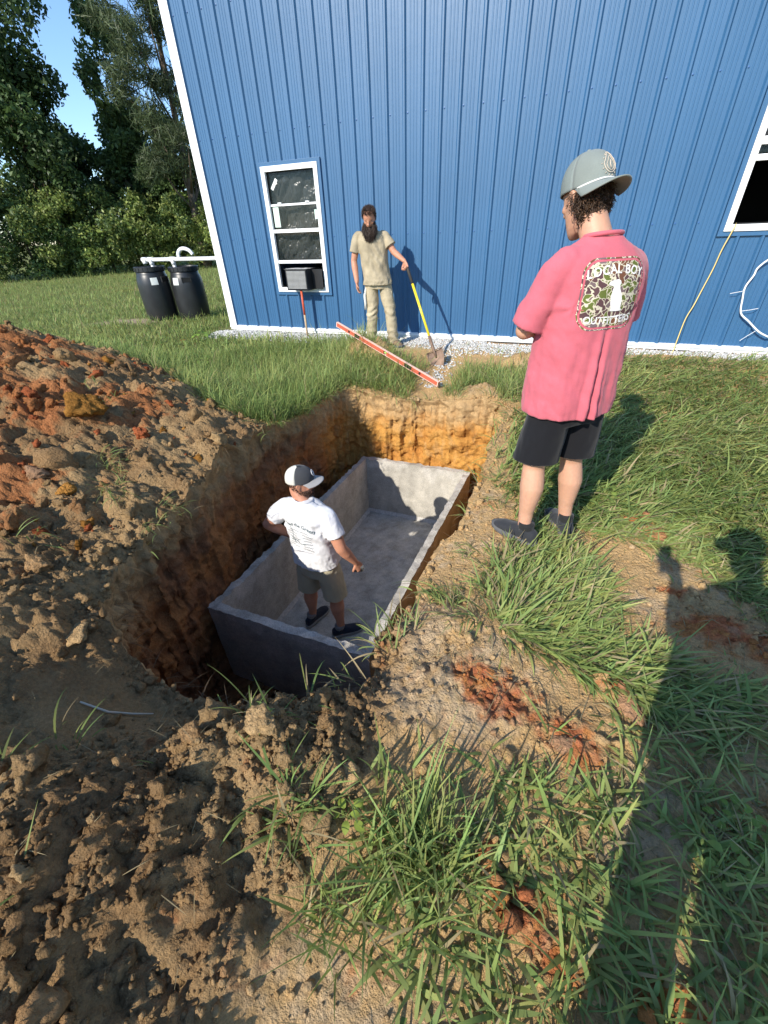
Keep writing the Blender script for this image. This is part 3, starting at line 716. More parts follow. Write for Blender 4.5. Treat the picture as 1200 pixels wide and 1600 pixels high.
P,_ = polar(9000, 1.0, 7, R(-25), R(62)); P = P[(P[:,0]>5.15)&(P[:,1]>-.2)&(P[:,1]<6)]; P = P[in_view(P)]; P = P[rng.random(len(P)) < .25+.75*np.maximum(right_density(P),fore_density(P))]; parts.append(thatch(P))
# roots hanging out of the cut topsoil
k = rng.choice(len(LIP), 260); P = LIP[k]-outn[k]*.03; n = len(k); az = np.arctan2(-outn[k][:,0],-outn[k][:,1])+rng.normal(0,.6,n)
parts.append(blades(np.column_stack([P, zl[k]-np.abs(rng.normal(.03,.05,n))-.01]), az, rng.uniform(.05,.16,n), np.full(n,.0028), rng.uniform(1.3,2.2,n), rng.uniform(.4,1.0,n), np.array([.20,.14,.08])*rng.uniform(.6,1.4,(n,1)), 6))
join_stuff('torn_grass', parts, M_grass, 'torn grass tufts and dry straw strewn over the dug soil', 'grass')

# ------------------------------------------------------------------ clods, gravel
def ico(sub):
    bm = bmesh.new(); bmesh.ops.create_icosphere(bm, subdivisions=sub, radius=1.0)
    V = np.array([v.co for v in bm.verts]); bm.verts.index_update(); F = np.array([[v.index for v in f.verts] for f in bm.faces]); bm.free(); return V,F
def rand_rot(n):
    q = rng.normal(size=(n,4)); q /= np.linalg.norm(q,axis=1)[:,None]; a,b,c,d = q.T
    return np.stack([np.stack([1-2*(c*c+d*d),2*(b*c-a*d),2*(b*d+a*c)],-1),np.stack([2*(b*c+a*d),1-2*(b*b+d*d),2*(c*d-a*b)],-1),np.stack([2*(b*d-a*c),2*(c*d+a*b),1-2*(b*b+c*c)],-1)],1)
def clod_shape(sub, seed, rough=.55):
    """angular broken lump: cut by random planes, then roughened"""
    V,F = ico(sub); g = np.random.default_rng(seed*7+1); n_ = g.normal(size=(13,3)); n_ /= np.linalg.norm(n_,axis=1)[:,None]; h = g.uniform(.50,.95,13)
    dots = V@n_.T; r_ = np.min(np.where(dots > .05, h[None]/np.maximum(dots,.05), 9), 1); r_ = np.minimum(r_, 1.25)
    if sub > 1: s = seed*13.7; r_ = r_*(1+rough*(.6*fbm(V*1.6+s,2)+.6*fbm(V*4+s,3)+.7*(lumps(V*5+s)-.3)))
    return V*r_[:,None]*np.array([1,.82,.70])*1.1, F
def scatter_clods(P, size, subs, sink=.3, seed0=0, col=None, squash=1.0, zfun=None):
    shapes = [clod_shape(subs, seed0+i) for i in range(7)]; Vs = []; Fs = []; Cs = []; b = 0
    z = zfun(P) if zfun else ground_z(P); which = rng.integers(0,7,len(P)); Rm = rand_rot(len(P))
    for w_ in range(7):
        id_ = np.where(which == w_)[0]; n = len(id_)
        if n == 0: continue
        V,F = shapes[w_]
        X = np.einsum('nij,vj->nvi', Rm[id_], V)*size[id_][:,None,None]; X[:,:,2] *= squash
        X += np.column_stack([P[id_], z[id_]+size[id_]*(.62-sink)])[:,None,:]
        Vs.append(X.reshape(-1,3)); Fs.append((F[None]+(np.arange(n)*len(V))[:,None,None]+b).reshape(-1,3)); Cs.append(np.repeat(col[id_],len(V),0)); b += n*len(V)
    return np.concatenate(Vs), np.concatenate(Fs), np.concatenate(Cs)
M_clod = mat('soil_clod', vcol=True, rough=.97, spec=.05, n1=(60,.2,5), n2=(220,.15,3), bump=(70,1.0,.03))
def clod_cols(P):
    c = ground_col(P)*rng.uniform(.85,1.12,(len(P),1)); k = rng.random(len(P))
    heap = (P[:,0] < 3.2)&(P[:,1] > .8)
    r_ = (k < .10)&heap; c[r_] = RED*rng.uniform(.5,.9,(r_.sum(),1)); r_ = (k > .93)&heap; c[r_] = ORANGE*rng.uniform(.5,.8,(r_.sum(),1))
    r_ = (k > .97)&~heap; c[r_] = TAN*rng.uniform(.9,1.1,(r_.sum(),1)); return c
allc = []
P,r = polar(42000, .35, 9, R(-125), R(15)); m_ = in_view(P,.15,0.05); P,r = P[m_],r[m_]; m_ = (soil_mask(P) > .5)&(pit_d(P) < -.015)
cl_ = sstep(-.25,.45,fbm(P*2.4+60,3)); smooth_area = np.exp(-(((P[:,0]-3.95)/.32)**2+((P[:,1]-.42)/.24)**2))
m_ &= rng.random(len(P)) < (.22+.78*cl_)*(1-.8*sstep(.4,.8,smooth_area)); P,r = P[m_],r[m_]
sz = np.clip(rng.lognormal(math.log(.0052),.62,len(P))*(.55+.55*np.clip(r/1.6,.6,4)),.003,.05)
big = sz > .020; print('clods',len(sz),big.sum())
allc.append(scatter_clods(P[~big], sz[~big], 1, .42, 0, clod_cols(P[~big]))); allc.append(scatter_clods(P[big], sz[big]*1.15, 3, .42, 20, clod_cols(P[big])))
# broken lumps dumped by the bucket
P,r = polar(2600, .7, 8, R(-115), R(5)); m_ = in_view(P,.15,0.05)&(soil_mask(P) > .6)&(pit_d(P) < -.03)&(rng.random(len(P)) < .15+.85*sstep(-.1,.5,fbm(P*1.6+90,3)))&(smooth_slope(P) < .3); P,r = P[m_],r[m_]
s_ = np.clip(rng.lognormal(math.log(.026),.5,len(P))*(.35+.5*np.clip(r/2,.3,2.5)),.012,.11); print('lumps',len(P)); allc.append(scatter_clods(P,s_,3,.55,30,clod_cols(P)*.92))
rp = [(x+rng.normal(0,rx*.7),y+rng.normal(0,ry*.7)) for x,y,rx,ry in REDSPOTS for _ in range(int(16+500*rx*ry))]; P = np.array(rp); P = P[pit_d(P) < -.02]; s_ = np.clip(rng.lognormal(math.log(.009),.55,len(P)),.004,.035); allc.append(scatter_clods(P,s_,2,.4,70,ground_col(P)*rng.uniform(.8,1.2,(len(P),1))))
# crumbs right of the pit, on the lip and on the pit floor
P = np.column_stack([rng.uniform(4.98,6.9,3200), rng.uniform(0,2.6,3200)]); P = P[in_view(P)&(pit_d(P)<-.01)]; s_ = np.clip(rng.lognormal(math.log(.006),.5,len(P)),.003,.03); allc.append(scatter_clods(P,s_,1,.35,40,clod_cols(P)))
k = rng.choice(len(LIP), 900); P = LIP[k]+outn[k]*np.abs(rng.normal(0,.05,900))[:,None]; s_ = np.clip(rng.lognormal(math.log(.010),.5,900),.004,.035); allc.append(scatter_clods(P,s_,1,.35,50,clod_cols(P)))
P = np.column_stack([rng.uniform(3.45,5.0,500), rng.uniform(.85,1.5,500)]); P = P[pit_d(P)>.1]; s_ = np.clip(rng.lognormal(math.log(.018),.6,len(P)),.006,.07); allc.append(scatter_clods(P,s_,1,.3,60,np.tile(BROWN,(len(P),1)),zfun=lambda q: np.full(len(q),PIT_Z)))
V = []; F = []; C_ = []; b = 0
for v,f,c in allc: V.append(v); F.append(f+b); C_.append(c); b += len(v)
me = np_mesh('loose_soil_clods', np.concatenate(V), tris=np.concatenate(F), smooth=False); set_col(me, np.clip(np.concatenate(C_),.02,.8)); o = obj('loose_soil_clods', me, M_clod); tag(o,'loose crumbs and small clods strewn over the spoil heaps','soil',kind='stuff')
# gravel strip along the wall
P = np.column_stack([rng.uniform(-.45,9.3,15000), 6.53-np.abs(rng.beta(1.1,1.6,15000))*.62]); P = P[in_view(P)]
front = 5.93+.10*fbm(np.column_stack([P[:,0]*1.2,P[:,0]*0]),3)+.35*sstep(5.2,6.2,P[:,0])+.12*(1-sstep(1.5,2.6,P[:,0])); P = P[P[:,1] > front]
e = np.column_stack([rng.normal(4.12,.07,330), rng.uniform(4.75,5.95,330)]); P = np.concatenate([P,e])
s_ = rng.uniform(.008,.017,len(P)); gc = np.array([.55,.54,.51])*rng.uniform(.65,1.25,(len(P),1)); gc[rng.random(len(P))<.12] *= .6
v,f,c = scatter_clods(P,s_,1,.2,80,gc); me = np_mesh('gravel',v,tris=f,smooth=False); set_col(me,np.clip(c,.05,.85)); o = obj('gravel',me,mat('gravel_stone',vcol=True,rough=.8,spec=.25,n1=(150,.12,3))); tag(o,'pale grey gravel strip along the foot of the blue wall','gravel',kind='stuff')

# single large clods that stand out
def clod(x,y,r,label,col,sub=4,seed=1,squash=1.0,sink=.3,rz=0,stretch=(1,1,1),rough=.30):
    V,F = clod_shape(sub,seed,rough); n1 = fbm(V*2.5+seed,3)[:,None]; c = np.array(col)*(1+.35*n1)
    V = V*np.array(stretch)*r; V[:,2] *= squash
    me = np_mesh('clod',V,tris=F,smooth=False); set_col(me,np.clip(c,.02,.85)); o = obj('clod',me,M_clod); o.location = (x,y,zat(x,y)+r*squash*(.55-sink)); o.rotation_euler = (0,0,rz); tag(o,label,'clod'); return o
clod(4.80,.50,.050,'rounded tan soil clod on top of the foreground ridge at the pit corner',TAN,seed=3,sink=.0)
clod(4.57,.42,.034,'dark brown clod lying left of the rounded tan clod on the ridge',BROWN*1.2,seed=4)
clod(5.08,.52,.048,'broken tan clod beside the upright foreground grass clump',TAN*1.1,seed=5,squash=.8)
clod(3.72,.60,.060,'large tan clod on the left shoulder of the pit',TAN,seed=6,squash=.8)
clod(3.25,.80,.07,'brown clod high on the left bank beside the pit',BROWN*1.4,seed=7,squash=1.0)
clod(3.12,2.30,.09,'big brown clod at the lip where the heap meets the grass',TAN*.8,seed=8,squash=1.1,sink=.1)
clod(2.30,1.92,.13,'large orange brown wedge of clay halfway up the spoil heap',ORANGE*.55,seed=9,squash=.9,sink=.2)
clod(2.72,1.98,.06,'rust coloured round clod in the middle of the spoil heap',RED*.8,seed=10)
clod(2.58,1.32,.06,'pinkish grey stone marked with white on the spoil heap',np.array([.38,.225,.13]),seed=11)
clod(2.80,1.30,.05,'bright orange clod beside the torn grass on the heap',ORANGE*.85,seed=12)
clod(2.72,3.1,.085,'flat pale tan clod lying on the lawn edge',PALE,seed=13,squash=.8,sink=0)
clod(1.62,3.72,.07,'dark red clod sitting alone on the lawn',RED*.55,seed=14,sink=0)
clod(6.19,2.40,.09,'flat orange clay slab on the grass right of the shoes',np.array([.55,.27,.12]),seed=15,squash=.35,sink=.05)
clod(5.66,2.02,.028,'small orange clod beside the black shoes',ORANGE*.8,seed=16,sink=0)
clod(5.95,1.18,.085,'orange and white clay shard at the edge of the long shadow',np.array([.50,.28,.15]),seed=17,squash=.3,stretch=(.45,1.1,1),rz=R(35),sink=.05)
clod(5.72,.93,.045,'pale white flecked clay lump beside the red soil',np.array([.44,.25,.14]),seed=18,squash=.6)
# bleached stick near the pit
st = MB(); pts = [(3.92,.42,0),(4.0,.45,0),(4.05,.50,0),(4.12,.535,0)]; pts = [(x,y,zat(x,y)+.012) for x,y,_ in pts]; st.tube(pts,[.004,.005,.0045,.003],6)
tag(st.build('stick',mat('dry_stick',(.55,.48,.36),.8,.2),smooth=True),'thin bleached stick on the shaded slope beside the pit','stick')
# ------------------------------------------------------------------ trees and shrubs
M_leaf = mat('tree_leaf', vcol=True, rough=.5, spec=.3, trans=.30)
M_bark = mat('tree_bark', (.13,.10,.075), .9, .1, n1=(6,.3,4), bump=(9,.8,.05))
def leaf_cloud(centres, radii, n, size, cols, droop=0.2, flat=.8, narrow=.55, shell=.55):
    """leaf quads spread through clump volumes"""
    k = rng.choice(len(centres), n, p=radii**2.2/np.sum(radii**2.2))
    d = rng.normal(size=(n,3)); d /= np.linalg.norm(d,axis=1)[:,None]
    rr = radii[k]*(shell+(1-shell)*rng.random(n)**.6)*rng.uniform(.75,1.18,n)
    P = centres[k]+d*rr[:,None]*np.array([1,1,flat])
    s = size*np.exp(rng.normal(0,.3,n))
    Rm = rand_rot(n); a = Rm[:,:,0]; b = Rm[:,:,1]; a[:,2] -= droop; a /= np.linalg.norm(a,axis=1)[:,None]
    A = a*s[:,None]; B = b*(s*narrow)[:,None]
    V = np.stack([P-A,P+B*.9-A*.1,P+A,P-B*.9-A*.1],1).reshape(-1,3); Q = np.arange(4*n).reshape(-1,4)
    clump = rng.uniform(.75,1.25,len(centres))[k]
    c = cols[rng.integers(0,len(cols),n)]*(clump*rng.uniform(.7,1.3,n))[:,None]
    return V,Q,np.repeat(c,4,0)
def branch_tree(name,label,x,y,h,trunk_r,clumps,n,size,cols,lean=(0,0),z0=-.25,cat='tree',group=None,flat=.8,narrow=.55,limbs=10,shell=.5,droop=.2):
    root = empty(name,(x,y,z0),0,label,cat,group)
    tb = MB(); top = np.array([lean[0],lean[1],h*.93]); pts = [np.array([0,0,-.3])]+[top*t+np.array([math.sin(t*5+x)*.12,math.cos(t*4+y)*.12,0])*h*.05 for t in (.15,.3,.5,.7,.85,1)]
    tb.tube(pts,[trunk_r*1.25,trunk_r,trunk_r*.85,trunk_r*.65,trunk_r*.42,trunk_r*.25,trunk_r*.08],9)
    C = np.array([c[:3] for c in clumps],float); Rr = np.array([c[3] for c in clumps],float)
    for i in np.argsort(-Rr)[:limbs]:
        t = np.clip(C[i,2]/h-.12,.12,.85); a = top*t; b = C[i]; m_ = (a+b)/2+np.array([0,0,-.05*h*.3])
        tb.tube([a,m_,b],[trunk_r*.4*(1-t*.6),trunk_r*.22,trunk_r*.08],6)
    tb.build('trunk',M_bark,root,smooth=True)
    v,q,c = leaf_cloud(C,Rr,n,size,cols,flat=flat,narrow=narrow,shell=shell,droop=droop)
    me = np_mesh('crown',v,quads=q,smooth=False); set_col(me,np.clip(c,.004,.5)); obj('crown',me,M_leaf,root); return root
def crown(h0,h1,rad,n,seed,rmin=.5,rmax=1.1,taper=.5,off=(0,0)):
    g = np.random.default_rng(seed); out = []
    for i in range(n):
        t = g.random(); z = h0+(h1-h0)*t; rr = rad*(1-taper*t**1.4)*(.45+.55*math.sin(math.pi*min(1,.15+t*.95))); a = g.uniform(0,6.283); d = rr*math.sqrt(g.random())
        out.append((off[0]+d*math.cos(a),off[1]+d*math.sin(a),z,g.uniform(rmin,rmax)))
    return out
DKG = np.array([[.045,.080,.026],[.060,.100,.032],[.075,.120,.038]]); MDG = np.array([[.085,.135,.040],[.120,.170,.055],[.07,.115,.04]]); YEL = np.array([[.20,.255,.060],[.27,.31,.09],[.14,.20,.050]]); PIN = np.array([[.075,.105,.045],[.10,.125,.055],[.06,.085,.04]])
branch_tree('oak_tree','tall dark broadleaf tree filling the left edge behind the hedge',-21.3,19.2,15,.30,crown(2.0,9,2.7,60,1,.6,1.1,.1)+crown(7.5,15.5,2.7,60,11,.6,1.1,.2,(.2,.2)),40000,.105,DKG)
branch_tree('gum_tree','slender airy broadleaf tree with blue sky showing through it',-18.9,23.5,11.0,.15,crown(3.0,7.5,1.7,30,2,.45,.85,.1)+crown(7.0,11.2,1.35,26,3,.35,.65,.3,(.0,.1)),15000,.10,MDG,lean=(.0,.1))
branch_tree('pine_tree','tall pine with feathery needles beside the building corner',-14.5,22.6,16,.20,crown(4.0,15.8,2.7,95,4,.5,1.0,.3),30000,.22,PIN,narrow=.09,limbs=26,shell=.1,flat=.6,droop=-.25)
branch_tree('oak_tree','dark understorey tree between the oak and the airy tree',-22.4,22.3,7.0,.14,crown(1.5,6.6,2.5,34,5,.6,1.1,.4),11000,.12,DKG)
branch_tree('oak_tree','low dark tree under the airy tree behind the hedge',-20.6,25.0,7.4,.12,crown(1.2,7.2,2.4,34,6,.6,1.1,.4),11000,.12,DKG)
branch_tree('oak_tree','dim broadleaf tree under the pine near the white corner trim',-16.8,24.6,7.2,.14,crown(1.5,6.8,2.4,34,8,.6,1.1,.4),11000,.12,DKG)
branch_tree('oak_tree','far dark tree beyond the left edge of the lawn',-26.5,13.0,13,.25,crown(2,13,4.2,60,9,.8,1.4,.45),14000,.15,DKG)
hed = [(-21.6,13.0,3.6,'shrub at the far left end of the hedge'),(-21.2,14.9,3.7,'tall yellow green shrub at the left edge of the hedge'),(-20.4,16.6,3.5,'second rounded shrub from the left in the hedge'),(-19.6,18.2,3.6,'sunlit shrub in the middle of the hedge'),(-18.7,19.8,3.4,'dense shrub right of the hedge middle behind the dirt patch'),(-17.3,21.3,3.3,'shrub behind the black barrels'),(-15.6,22.4,3.2,'bright shrub closest to the white corner trim'),(-13.6,23.4,2.9,'shrub half hidden behind the building corner')]
for i,(x,y,h,lb) in enumerate(hed):
    h *= 1.2; cl_ = crown(.3,h*.90,1.8,46,30+i,.32,.70,.25); branch_tree('hedge_shrub',lb,x,y,h,.06,cl_,12000,.070,YEL if i%2 else np.concatenate([MDG,YEL]),cat='shrub',group='shrubs along the lawn edge',limbs=8,shell=.6)
# pale dirt heap at the hedge foot
clod(-12.0,16.3,.35,'small pink dirt heap at the foot of the hedge',np.array([.36,.22,.14]),seed=33,squash=.6,sink=.1,rough=.4)
# broadleaf weeds
def weed(x,y,n,r,size,label,col,h=.08):
    root = empty('weed',(x,y,zat(x,y)),0,label,'plant')
    sm = MB(); V = []; F = []
    for i in range(n):
        a = 2.4*i+rng.uniform(0,.5); rr = r*math.sqrt((i+.5)/n); hh = h*(1-.5*rr/r)*rng.uniform(.7,1.2); p = Vector((rr*math.cos(a),rr*math.sin(a),hh)); sm.tube([(0,0,-.01),(p.x*.4,p.y*.4,hh*.7),p],.0016,4)
    sm.build('stem',M_stem,root)
    for i in range(n):
        a = 2.4*i+.2; rr = r*math.sqrt((i+.5)/n); hh = h*(1-.5*rr/r)*rng.uniform(.8,1.2); s = size*rng.uniform(.7,1.2)
        lv = []; rows_ = 6
        for k in range(rows_+1):
            t = k/rows_; w_ = math.sin(math.pi*min(1,t*.93+.05))**.8*.36*s; zc = hh+.12*s*math.sin(t*3)-.25*s*t*t
            lv += [(rr+(t)*s,w_,zc+.12*w_),(rr+t*s,0,zc),(rr+t*s,-w_,zc+.12*w_)]
        V = [(p[0]*math.cos(a)-p[1]*math.sin(a),p[0]*math.sin(a)+p[1]*math.cos(a),p[2]) for p in lv]
        F = [q for k in range(rows_) for q in ((k*3,k*3+1,k*3+4,k*3+3),(k*3+1,k*3+2,k*3+5,k*3+4))]
        me = np_mesh('leaf',V,F=F); set_col(me,np.tile(np.array(col)*rng.uniform(.8,1.2),(len(V),1))); obj('leaf',me,M_grass,root)
M_stem = mat('weed_stem',(.16,.22,.07),.6,.3)
weed(6.22,.84,12,.07,.034,'leafy weed with rounded leaves at the right edge in the shadow',(.20,.30,.06))
weed(6.16,.72,8,.05,.03,'pale green weed below the rounded weed at the right edge',(.24,.33,.08))
weed(5.12,.42,6,.03,.035,'small yellow green seedling left of the upright grass clump',(.30,.38,.07),.05)
weed(5.72,.19,5,.04,.03,'round leaved weed at the bottom of the foreground',(.17,.26,.07))
weed(.9,4.6,9,.10,.09,'light green broad weed standing on the lawn near the heap',(.24,.36,.08),.16)
weed(-.35,6.0,10,.12,.10,'bright weed in front of the right barrel',(.26,.40,.07),.16)
weed(5.95,2.75,6,.05,.045,'tiny light green weed on the grass right of the legs',(.28,.38,.08))
# ------------------------------------------------------------------ barrels and pipe
M_drum = mat('black_plastic', (.018,.019,.020), .38, .5, n1=(5,.35,5), bump=(30,.06,.01))
M_pvc = mat('white_pvc', (.80,.80,.78), .35, .45, n1=(8,.04))
M_lab = mat('paper_label', (.66,.68,.64), .7, .2, n1=(18,.15,4))
def barrel(x,y,rot,label,lab_a):
    root = empty('barrel',(x,y,zat(x,y)-.02),rot,label,'barrel','black plastic barrels')
    b = MB(); b.lathe([(.245,0),(.262,.012),(.272,.05),(.284,.10),(.292,.25),(.294,.45),(.292,.62),(.284,.70),(.262,.775),(.252,.80),(.250,.835),(.24,.84)],40); b.build('drum',M_drum,root,smooth=True)
    l = MB(); l.lathe([(.255,.838),(.268,.840),(.268,.905),(.258,.915),(.25,.915),(.245,.895),(.0,.893)],40); lid = l.build('lid',M_drum,root,smooth=False)
    g = MB()
    for k in range(20):
        a = 2*math.pi*k/20; M_ = Matrix.Rotation(a,4,'Z'); g.box((.266,-.016,.846),(.275,.016,.902),M_)
    gr_ = g.build('grip_ribs',M_drum,lid); gr_['kind'] = 'stuff'
    for a in (lab_a+.75,lab_a+.75+math.pi):
        M_ = Matrix.Rotation(a,4,'Z'); h = MB(); h.box((.262,-.075,.735),(.293,.075,.750),M_); h.box((.268,-.085,.662),(.294,-.072,.750),M_); h.box((.268,.072,.662),(.294,.085,.750),M_); h.box((.262,-.072,.749),(.270,.072,.7495),M_); h.build('handle',M_drum,root,bevel=.003)
        rc = MB(); rc.box((.272,-.070,.668),(.2895,.070,.733),M_); rc.build('handle_recess',M_black,root)
    # label wrapped on the drum
    V = []; F = []
    for i in range(9):
        a = lab_a+(i/8-.5)*.42
        for z,r_ in ((.63,.2955),(.68,.2905),(.745,.2775)): V.append((r_*math.cos(a),r_*math.sin(a),z))
    for i in range(8): F += [(i*3,i*3+3,i*3+4,i*3+1),(i*3+1,i*3+4,i*3+5,i*3+2)]
    obj('paper_label',np_mesh('paper_label',V,F=F),M_lab,root)
    root.scale = (1.1,1.1,1.12)
    return root
def face_cam(x,y): return math.atan2(CAM[1]-y,CAM[0]-x)
BR = (-2.10,7.79); BL = (-2.69,7.47)
barrel(*BR,0,'black plastic barrel nearer to the building corner',face_cam(*BR)-.75); barrel(*BL,0,'black plastic barrel on the left of the pair with a large pale label',face_cam(*BL)+.05)
pp = empty('pvc_pipe',(0,0,0),0,'white plastic pipe running from the barrels into the building','pipe')
pz = .985
t = MB(); t.tube([(-2.95,7.62,pz),(-.12,7.62,pz)],.036,14); t.build('main_pipe',M_pvc,pp,smooth=True)
t = MB(); t.tube([(-2.97,7.62,pz),(-2.85,7.62,pz)],.046,14); t.tube([(-2.92,7.62,pz-.02),(-2.92,7.62,pz-.07)],.046,14); t.build('elbow',M_pvc,pp,smooth=True)
for bx,by in (BL,BR):
    t = MB(); t.tube([(bx-.05,7.62,pz-.01),(bx-.05,7.62,.68)],.034,12); t.build('down_pipe',M_pvc,pp,smooth=True)
    t = MB(); t.tube([(bx-.11,7.62,pz),(bx+.01,7.62,pz)],.047,14); t.tube([(bx-.05,7.62,pz-.09),(bx-.05,7.62,pz)],.046,14); t.build('tee',M_pvc,pp,smooth=True)
t = MB(); pts = [(-2.0,7.64,pz+.01),(-2.0,7.66,pz+.10),(-1.95,7.68,pz+.16),(-1.86,7.70,pz+.175),(-1.76,7.72,pz+.14),(-1.70,7.73,pz+.07)]; t.tube(catmull(np.array(pts),6,False),.034,12); t.build('vent_bend',M_pvc,pp,smooth=True)

# ------------------------------------------------------------------ window air conditioner and its prop
AY = 6.30
ac = empty('air_conditioner',(1.335,AY,.60),0,'black window air conditioner with louvred grey grille in the lower sash','air conditioner')
M_acg = mat('grey_louvre',(.34,.34,.33),.5,.4,n1=(12,.15)); M_acb = mat('black_ac_case',(.014,.014,.015),.4,.5); M_aluf = mat('foil_tape',(.62,.62,.60),.35,.5,metal=.3,bump=(20,.3,.01))
b = MB(); b.box((0,.012,.0),(.37,.44,.285)); b.build('case',M_acb,ac,bevel=.006)
b = MB(); frame_rect(b,.005,.365,.005,.28,.016,-.004,.013); b.build('grille_frame',M_acb,ac)
for k in range(15):
    z = .028+k*.0162; b = MB(); b.box((.021,-.003,z),(.349,.009,z+.0095),Matrix.Translation((0,0,0))); b.build('louvre',M_acg,ac)
b = MB(); b.box((.372,.16,.006),(.545,.175,.275))
b.build('side_panel',M_acb,ac)
nx2,ny2 = 26,14; xx,yy = np.meshgrid(np.linspace(-.02,.372,nx2),np.linspace(.0,.22,ny2)); PP = np.column_stack([xx.ravel(),yy.ravel()]); zz = .288+.006*np.abs(fbm(PP*14,3)); qi = (np.arange(ny2-1)[:,None]*nx2+np.arange(nx2-1)[None]).ravel(); fm = np_mesh('foil_cover',np.column_stack([PP,zz]),quads=np.stack([qi,qi+1,qi+nx2+1,qi+nx2],1)); obj('foil_cover',fm,M_aluf,ac)
pr = empty('prop_pole',(1.563,6.335,0),0,'thin pole painted orange above bare wood propping the air conditioner','pole')
M_orp = mat('orange_paint',(.62,.10,.04),.5,.4,n1=(14,.15)); M_wood = mat('bare_wood',(.45,.33,.20),.8,.2,n1=(20,.2))
t = MB(); t.tube([(0,0,.25),(-.004,0,.598)],.017,12); t.build('painted_length',M_orp,pr,smooth=True)
t = MB(); t.tube([(.004,0,-.12),(0,0,.2495)],.0165,12); t.build('bare_length',M_wood,pr,smooth=True)

# ------------------------------------------------------------------ spirit level lying on the dirt pile
LR = np.array([4.235,4.715,-.165]); LL = np.array([2.615,5.42,.305])
ld = (LL-LR); llen = np.linalg.norm(ld); lx = ld/llen; lyv = np.cross(np.array([0,0,1.0]),lx); lyv /= np.linalg.norm(lyv); lz = np.cross(lx,lyv)
lv = bpy.data.objects.new('spirit_level',None); COL.objects.link(lv); lv.empty_display_size = .1
Mx = Matrix.Identity(4)
for i in range(3): Mx[i][0] = lx[i]; Mx[i][1] = lyv[i]; Mx[i][2] = lz[i]; Mx[i][3] = LR[i]
lv.matrix_world = Mx; tag(lv,'long orange red spirit level lying aslant over the dirt pile','level')
M_lvl = mat('orange_level_paint',(.52,.115,.065),.4,.45,n1=(9,.08)); M_lve = mat('pale_level_edge',(.82,.52,.42),.45,.4); M_vial = mat('vial_green',(.35,.55,.10),.2,.6)
b = MB(); W2 = .03
def seg(a,c): b.box((a,-.012,-W2+.006),(c,.012,W2-.006))
seg(0,llen*.235); seg(llen*.30,llen*.47); seg(llen*.50,llen*.745); seg(llen*.80,llen)
b.build('web',M_lvl,lv)
b = MB(); b.box((0,-.015,W2-.006),(llen,.015,W2)); b.box((0,-.015,-W2),(llen,.015,-W2+.006)); b.build('rail',M_lve,lv)
for a,c in ((.235,.30),(.745,.80)):
    b = MB(); b.box((llen*a,-.0105,-W2+.007),(llen*c,.0105,-.011)); b.box((llen*a,-.0105,.011),(llen*c,.0105,W2-.007)); b.build('hand_hole_liner',M_black,lv)
b = MB(); b.tube([(llen*.475,0,0),(llen*.495,0,0)],.010,10); b.build('vial',M_vial,lv,smooth=True)
for a in (.16,.86): 
    b = MB(); V = []; 
    for i in range(16): th = i/16*6.283; V.append((llen*a+.017*math.cos(th),.0128,.017*math.sin(th)))
    b.add(V,[tuple(range(16))]); b.add([(v[0],-.0128,v[2]) for v in V],[tuple(range(16))]); b.build('emblem',M_black,lv)
for a in (0,.995):
    b = MB(); b.box((llen*a,-.0155,-W2-.0005),(llen*(a+.006),.0155,W2+.0005)); b.build('end_cap',M_lve,lv)

# ------------------------------------------------------------------ shovel
SH_TOP = np.array([3.425,5.90,1.00]); SH_TIP = np.array([4.08,5.415,-.235])
sdv = SH_TOP-SH_TIP; slen = np.linalg.norm(sdv); sz_ = sdv/slen; toc = CAM-SH_TIP; toc[2] = 0; sy_ = -(toc-sz_*(toc@sz_)); sy_ /= np.linalg.norm(sy_); sx_ = np.cross(sy_,sz_)
sv = bpy.data.objects.new('shovel',None); COL.objects.link(sv); sv.empty_display_size = .1; Mx = Matrix.Identity(4)
for i in range(3): Mx[i][0] = sx_[i]; Mx[i][1] = sy_[i]; Mx[i][2] = sz_[i]; Mx[i][3] = SH_TIP[i]
sv.matrix_world = Mx; tag(sv,'round point shovel with yellow handle held by the bearded man','shovel')
M_yel = mat('yellow_fibreglass',(.80,.62,.03),.35,.5,n1=(10,.08)); M_grip = mat('dark_rubber_grip',(.05,.045,.04),.7,.3); M_steel = mat('rusty_steel',(.20,.13,.09),.6,.4,metal=.35,n1=(18,.4,5),bump=(40,.3,.005))
t = MB(); t.tube([(0,0,.48),(0,0,slen-.30)],.0165,14); t.build('handle',M_yel,sv,smooth=True)
t = MB(); t.tube([(0,0,slen-.30),(0,0,slen-.06),(0,0,slen)],[.019,.0195,.017],14); t.build('grip',M_grip,sv,smooth=True)
t = MB(); t.tube([(0,.012,.20),(0,.006,.28),(0,0,.36),(0,0,.49)],[.012,.017,.0195,.020],14); t.build('socket',M_steel,sv,smooth=True)
V = []; nzb,nxb = 16,13
for i in range(nzb):
    t_ = i/(nzb-1); z = t_*.29
    wdt = .108*(min(1,(t_/.62))**.62) if t_ < .93 else .108
    for j in range(nxb):
        s_ = j/(nxb-1)*2-1; dish = .028*(1-(s_)**2)*(.35+.65*t_) ; V.append((s_*wdt, dish+.05*(t_-.5)**2-.01, z))
F = [(i*nxb+j,i*nxb+j+1,(i+1)*nxb+j+1,(i+1)*nxb+j) for i in range(nzb-1) for j in range(nxb-1)]
me = np_mesh('blade',V,F=F); bo = obj('blade',me,M_steel,sv); sm_ = bo.modifiers.new('thick','SOLIDIFY'); sm_.thickness = .003
t = MB(); t.tube([(-.107,.0,.292),(-.05,.004,.297),(.05,.004,.297),(.107,.0,.292)],.006,8); t.build('foot_step',M_steel,sv,smooth=True)

